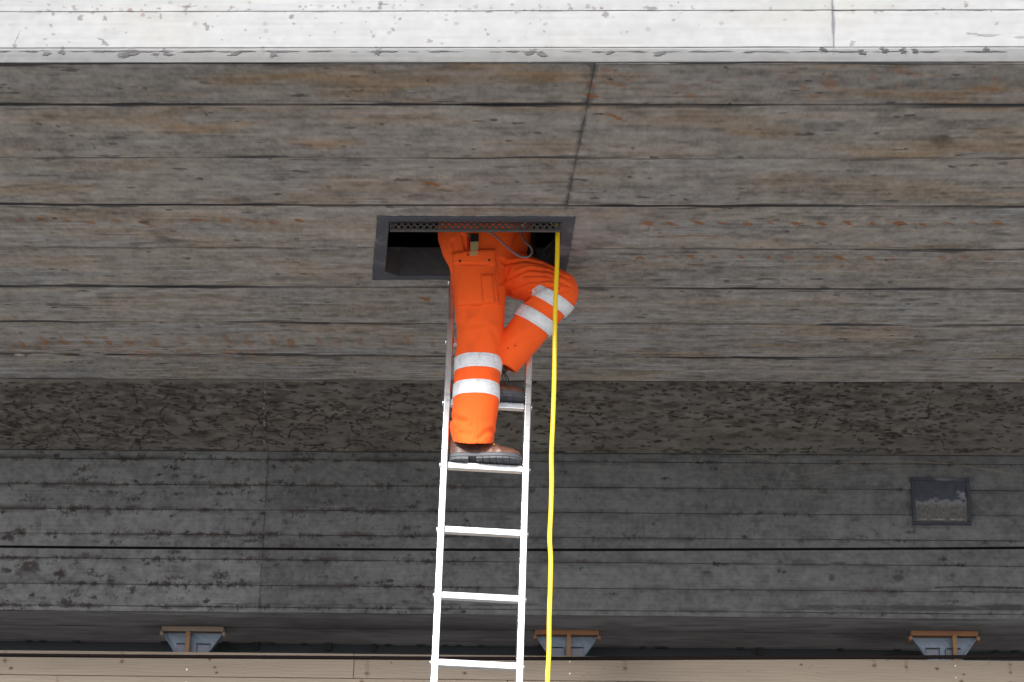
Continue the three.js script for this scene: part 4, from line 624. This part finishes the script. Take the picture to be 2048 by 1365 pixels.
  // head and helmet, up inside the hollow
  const hdc = V3(legRows[1].cx, yTopBody + 0.1, legRows[1].cz), hg = new THREE.SphereGeometry(0.1, 20, 16); hg.scale(0.85, 1.15, 0.95); hg.translate(hdc.x, hdc.y, hdc.z); mesh('head', hg, std(lin(0.45, 0.28, 0.2), 0.6), person);
  const he = new THREE.SphereGeometry(0.125, 24, 12, 0, Math.PI * 2, 0, Math.PI * 0.5); he.translate(hdc.x, hdc.y + 0.03, hdc.z); mesh('helmet', he, std(lin(0.75, 0.75, 0.72), 0.4), person);
}

// shoes: x heel to toe, y up from the tread, z across
const leather = new Paint(512, 256, 0, 0.4, 0.2).base((x, s) => { const n = fbm(x * 28, s * 28, 3), f = fbm(x * 150, s * 150, 2), w = smooth(0.55, 0.75, fbm(x * 16 + 3, s * 30, 3)), t = 0.55 + 0.6 * n + 0.2 * f; return [mix(0.095, 0.2, w * 0.6) * t, mix(0.042, 0.085, w * 0.6) * t, mix(0.028, 0.05, w * 0.6) * t, 0.5 * n + 0.3 * f - 0.2 * w]; }).make(0.002, 0.42);
const rubber = new Paint(256, 128, 0, 0.4, 0.2).base((x, s) => { const n = fbm(x * 30, s * 30, 3), t = 0.6 + 0.7 * n; return [0.062 * t, 0.067 * t, 0.078 * t, n]; }).make(0.001, 0.6);
const laceM = std(lin(0.03, 0.022, 0.018), 0.8);
function boot(heel, dirX, up) {
  const L = 0.305, half = (x) => { const t = clamp(x / L); const a = 0.04 + 0.002 * Math.sin(t * 3) + 0.012 * smooth(0.35, 0.72, t); return a * Math.pow(clamp(1 - Math.pow(Math.abs((t - 0.5) / 0.5), t > 0.5 ? 4.5 : 7)), t > 0.5 ? 0.45 : 0.4) + 0.0005; };
  const M = new THREE.Matrix4().makeBasis(dirX, up, dirX.clone().cross(up)).setPosition(heel), out = [];
  const outline = (x0, x1, k, n = 14) => { const a = [], b = []; for (let i = 0; i <= n; i++) { const x = mix(x0, x1, i / n); a.push([x, half(x) * k]); b.unshift([x, -half(x) * k]); } return new THREE.Shape([...a, ...b].map((v) => new THREE.Vector2(...v))); };
  const slab = (x0, x1, k, y0, y1, bev = 0.002) => { const g = new THREE.ExtrudeGeometry(outline(x0, x1, k, x1 - x0 > 0.1 ? 26 : 4), { depth: y1 - y0 - 2 * bev, bevelEnabled: true, bevelSize: bev, bevelThickness: bev, bevelSegments: 2 }); g.rotateX(Math.PI / 2); g.translate(0, y1 - bev, 0); return g; };
  const hgt = (x) => { const t = x / L; const P = [[0, 0.1], [0.1, 0.118], [0.35, 0.118], [0.5, 0.098], [0.6, 0.084], [0.72, 0.072], [0.86, 0.062], [0.95, 0.052], [1, 0.038]]; let i = 0; while (i < P.length - 2 && t > P[i + 1][0]) i++; return mix(P[i][1], P[i + 1][1], smooth(0, 1, (t - P[i][0]) / (P[i + 1][0] - P[i][0]))); };
  const pos = [], uv = [], idx = [], nx = 40, na = 18;
  for (let i = 0; i <= nx; i++) { const x = 0.004 + (L - 0.008) * i / nx, w = half(x) * 0.95, y0 = 0.022, h = hgt(x) - y0; for (let a = 0; a <= na; a++) { const th = a / na * Math.PI, c = Math.cos(th), s = Math.sin(th), cr = 0.0018 * (Math.sin(x * 150 + s * 3) * smooth(0.16, 0.2, x) * smooth(0.25, 0.21, x)) + 0.003 * (fbm(x * 40, th * 2, 2) - 0.5); pos.push(x, y0 + h * Math.pow(s, 0.7) + cr, (w + cr) * Math.sign(c) * Math.pow(Math.abs(c), 0.62) * (1 - 0.12 * s)); uv.push(x / 0.4, a / na * 0.9); } }
  for (let i = 0; i < nx; i++) for (let a = 0; a < na; a++) { const q0 = i * (na + 1) + a; idx.push(q0, q0 + 1, q0 + na + 1, q0 + 1, q0 + na + 2, q0 + na + 1); }
  const up_ = new THREE.BufferGeometry(); up_.setAttribute('position', new THREE.Float32BufferAttribute(pos, 3)); up_.setAttribute('uv', new THREE.Float32BufferAttribute(uv, 2)); up_.setIndex(idx); up_.computeVertexNormals();
  const b = mesh('boot', up_.applyMatrix4(M), leather, person);
  const sole = [slab(0.0, L, 1.0, 0.0115, 0.0265, 0.003)];
  for (const [a, c] of [[0.004, 0.026], [0.029, 0.052], [0.055, 0.082], [0.118, 0.142], [0.146, 0.17], [0.174, 0.198], [0.202, 0.226], [0.23, 0.254], [0.258, 0.28], [0.283, 0.3]]) sole.push(slab(a, c, 0.97, a > 0.1 ? 0.003 : 0.0, 0.0118, 0.001));
  mesh('sole', uvXZ(mergeGeometries(sole).applyMatrix4(M), 2.5), rubber, b);
  // welt stitching, laces and side seam
  const welt = []; for (let i = 0; i <= 40; i++) { const x = mix(0.006, L - 0.006, i / 40); welt.push(V3(x, 0.0275, half(x) * 1.0)); } mesh('welt', tubeG(welt, 0.0022, 80, 6).applyMatrix4(M), rubber, b);
  for (let i = 0; i < 4; i++) { const x = 0.135 + i * 0.018, y = hgt(x) - 0.004, w = half(x); mesh('lace', tubeG([V3(x, y - 0.02, w * 0.8), V3(x + 0.004, y - 0.002, w * 0.45), V3(x + 0.002, y + 0.005, 0), V3(x + 0.004, y - 0.002, -w * 0.45)], 0.0024, 16, 6).applyMatrix4(M), laceM, b); const e = new THREE.TorusGeometry(0.0035, 0.0013, 6, 12); e.rotateX(-0.6); e.translate(x, y - 0.012, w * 0.82); mesh('eyelet', e.applyMatrix4(M), std(lin(0.6, 0.42, 0.18), 0.35, 0.8), b); }
  mesh('seam', tubeG([V3(0.118, 0.1, half(0.118) * 0.75), V3(0.122, 0.075, half(0.12) * 0.98), V3(0.13, 0.055, half(0.13) * 1.0), V3(0.124, 0.045, half(0.124) * 0.99), V3(0.08, 0.047, half(0.08) * 1.0), V3(0.03, 0.06, half(0.03) * 0.98)], 0.0018, 30, 6).applyMatrix4(M), laceM, b);
  return { b, M };
}
{
  const r0 = rungP(0), r1 = rungP(1), shoeX = lx.clone().addScaledVector(lz, 0.1).normalize(), up = lu.clone();
  const place = (r, px, off) => { const t = r.clone().addScaledVector(lu, 0.0153); let lo = -0.4, hi = 0.4; for (let i = 0; i < 40; i++) { const m = (lo + hi) / 2; if (project(t.clone().addScaledVector(lx, m))[0] < px) lo = m; else hi = m; } return t.addScaledVector(lx, lo).addScaledVector(lz, off); };
  const ort = up.clone().addScaledVector(shoeX, -up.dot(shoeX)).normalize();
  const n = boot(place(r0, 897.5, 0.004), shoeX, ort);
  const o = boot(place(r1, 906, -0.004), shoeX, ort);
  // ankle of the far boot with its hanging lace loop
  const a0 = V3(0.1, 0.1, 0).applyMatrix4(o.M), a1 = a0.clone().lerp(ank, 0.9);
  const sg = new THREE.CylinderGeometry(0.045, 0.05, a0.distanceTo(a1) + 0.04, 20); sg.applyQuaternion(new THREE.Quaternion().setFromUnitVectors(V3(0, 1, 0), a1.clone().sub(a0).normalize())); const mid = a0.clone().lerp(a1, 0.5); sg.translate(mid.x, mid.y, mid.z); mesh('boot_shaft', sg, leather, o.b);
  const L3 = (px, py) => Q(px, py, 0.1); mesh('lace_loop', tubeG([L3(1004, 740), L3(1009, 752), L3(1014, 764), L3(1019, 769), L3(1018, 762), L3(1012, 750), L3(1005, 738)], 0.0028, 40, 6), laceM, o.b); mesh('lace_loop', tubeG([L3(1003, 750), L3(1008, 764), L3(1013, 772)], 0.0026, 20, 6), laceM, o.b);
  // sock inside the near boot
  const s0 = V3(0.085, 0.13, 0).applyMatrix4(n.M), lg = new THREE.CylinderGeometry(0.036, 0.036, 0.14, 18); lg.translate(s0.x, s0.y, s0.z); mesh('sock', lg, std(lin(0.03, 0.03, 0.03), 0.9), n.b);
}
settle(person, V3(rungP(0).x, hem[0].y - 0.09, rungP(0).z));

// ---------------------------------------------------------------- things carried and hung
{
  const p = hitBody(948, 497), n = grad(body, p, 0.02), z = p.z + 0.012, X = (px) => onZ(px, 490, z).x, Y = (py) => onZ(948, py, z).y;
  const f = thing('folding_rule', 'folding rule with black end standing in the trouser pocket', 'ruler'), wood = std(lin(0.5, 0.4, 0.19), 0.6), blk = std(lin(0.012, 0.012, 0.012), 0.5);
  const y0 = Y(512), y1 = Y(484.5), y2 = Y(468.5), x0 = X(941), x1 = X(956.5), w = (x1 - x0) / 5; void n;
  for (let i = 0; i < 5; i++) mesh('leaf', rboxG(x0 + i * w + 0.0005, x0 + (i + 1) * w - 0.0005, y0, y1, z - 0.008, z + 0.006, 0.001), wood, f);
  mesh('end', rboxG(x0 - 0.0004, x1 + 0.0004, y1 + 0.0003, y2, z - 0.008, z + 0.0065, 0.002), blk, f);
  settle(f, V3((x0 + x1) / 2, y0, z));
  const pen = thing('carpenter_pencil', 'red pencil standing beside the folding rule in the trouser pocket', 'pencil'), g = new THREE.CylinderGeometry(0.006, 0.006, Y(476) - Y(512), 8); g.translate(X(936.5), (Y(476) + Y(512)) / 2, z - 0.002); mesh('shaft', g, std(lin(0.5, 0.03, 0.015), 0.4), pen);
  const t = new THREE.CylinderGeometry(0.0035, 0.0055, Y(467) - Y(476), 8); t.translate(X(936.5), (Y(467) + Y(476)) / 2, z - 0.002); mesh('tip', t, std(lin(0.35, 0.33, 0.3), 0.35, 0.5), pen);
  settle(pen, V3(X(936.5), Y(512), z));
}
{
  const zc = zT + 0.36, pts = [[930, 425, -0.04], [946, 444, 0], [968, 458, 0], [990, 472, 0], [1010, 490, 0], [1028, 506, 0], [1043, 514, 0], [1056, 514, -0.01], [1064, 505, -0.02], [1061, 494, -0.03], [1050, 484, -0.04], [1044, 472, -0.05], [1042, 460, -0.06], [1036, 420, -0.06]].map(([a, b, d]) => onZ(a, b, zc + d));
  const c = mesh('grey_cable', tubeG(pts, 0.0042, 120, 8), std(lin(0.16, 0.14, 0.155), 0.5)); c.userData = { label: 'thin grey cable hanging in a loop out of the hatch beside the hip', category: 'cable' };
}
{
  const zh = zNearIn - 0.085, P = [[1118, 300], [1117, 400], [1115.5, 455], [1114.5, 520], [1111, 600], [1109.5, 680], [1108.5, 760], [1106, 840], [1103, 910], [1103.5, 960], [1102, 1020], [1099.5, 1080], [1101.5, 1115], [1100.5, 1180], [1098.5, 1240], [1098, 1300], [1095, 1365], [1094, 1440]].map(([a, b]) => onZ(a, b, zh)), l = P[P.length - 1];
  for (let y = l.y - 0.5; y > 0.2; y -= 0.5) P.push(V3(l.x - 0.01 * Math.sin(y * 3), y, l.z)); P.push(V3(l.x + 0.03, 0.03, l.z + 0.12), V3(l.x + 0.3, 0.012, l.z + 0.5), V3(l.x + 1.4, 0.012, l.z + 0.9));
  const h = mesh('air_hose', tubeG(P, 0.0094, 300, 14), std(lin(0.82, 0.56, 0.008), 0.38)); h.userData = { label: 'yellow hose hanging straight down out of the hatch past the bent knee', category: 'hose' };
}
scene.traverse((o) => { if (o.isMesh) o.castShadow = o.receiveShadow = true; });
renderer.render(scene, camera);
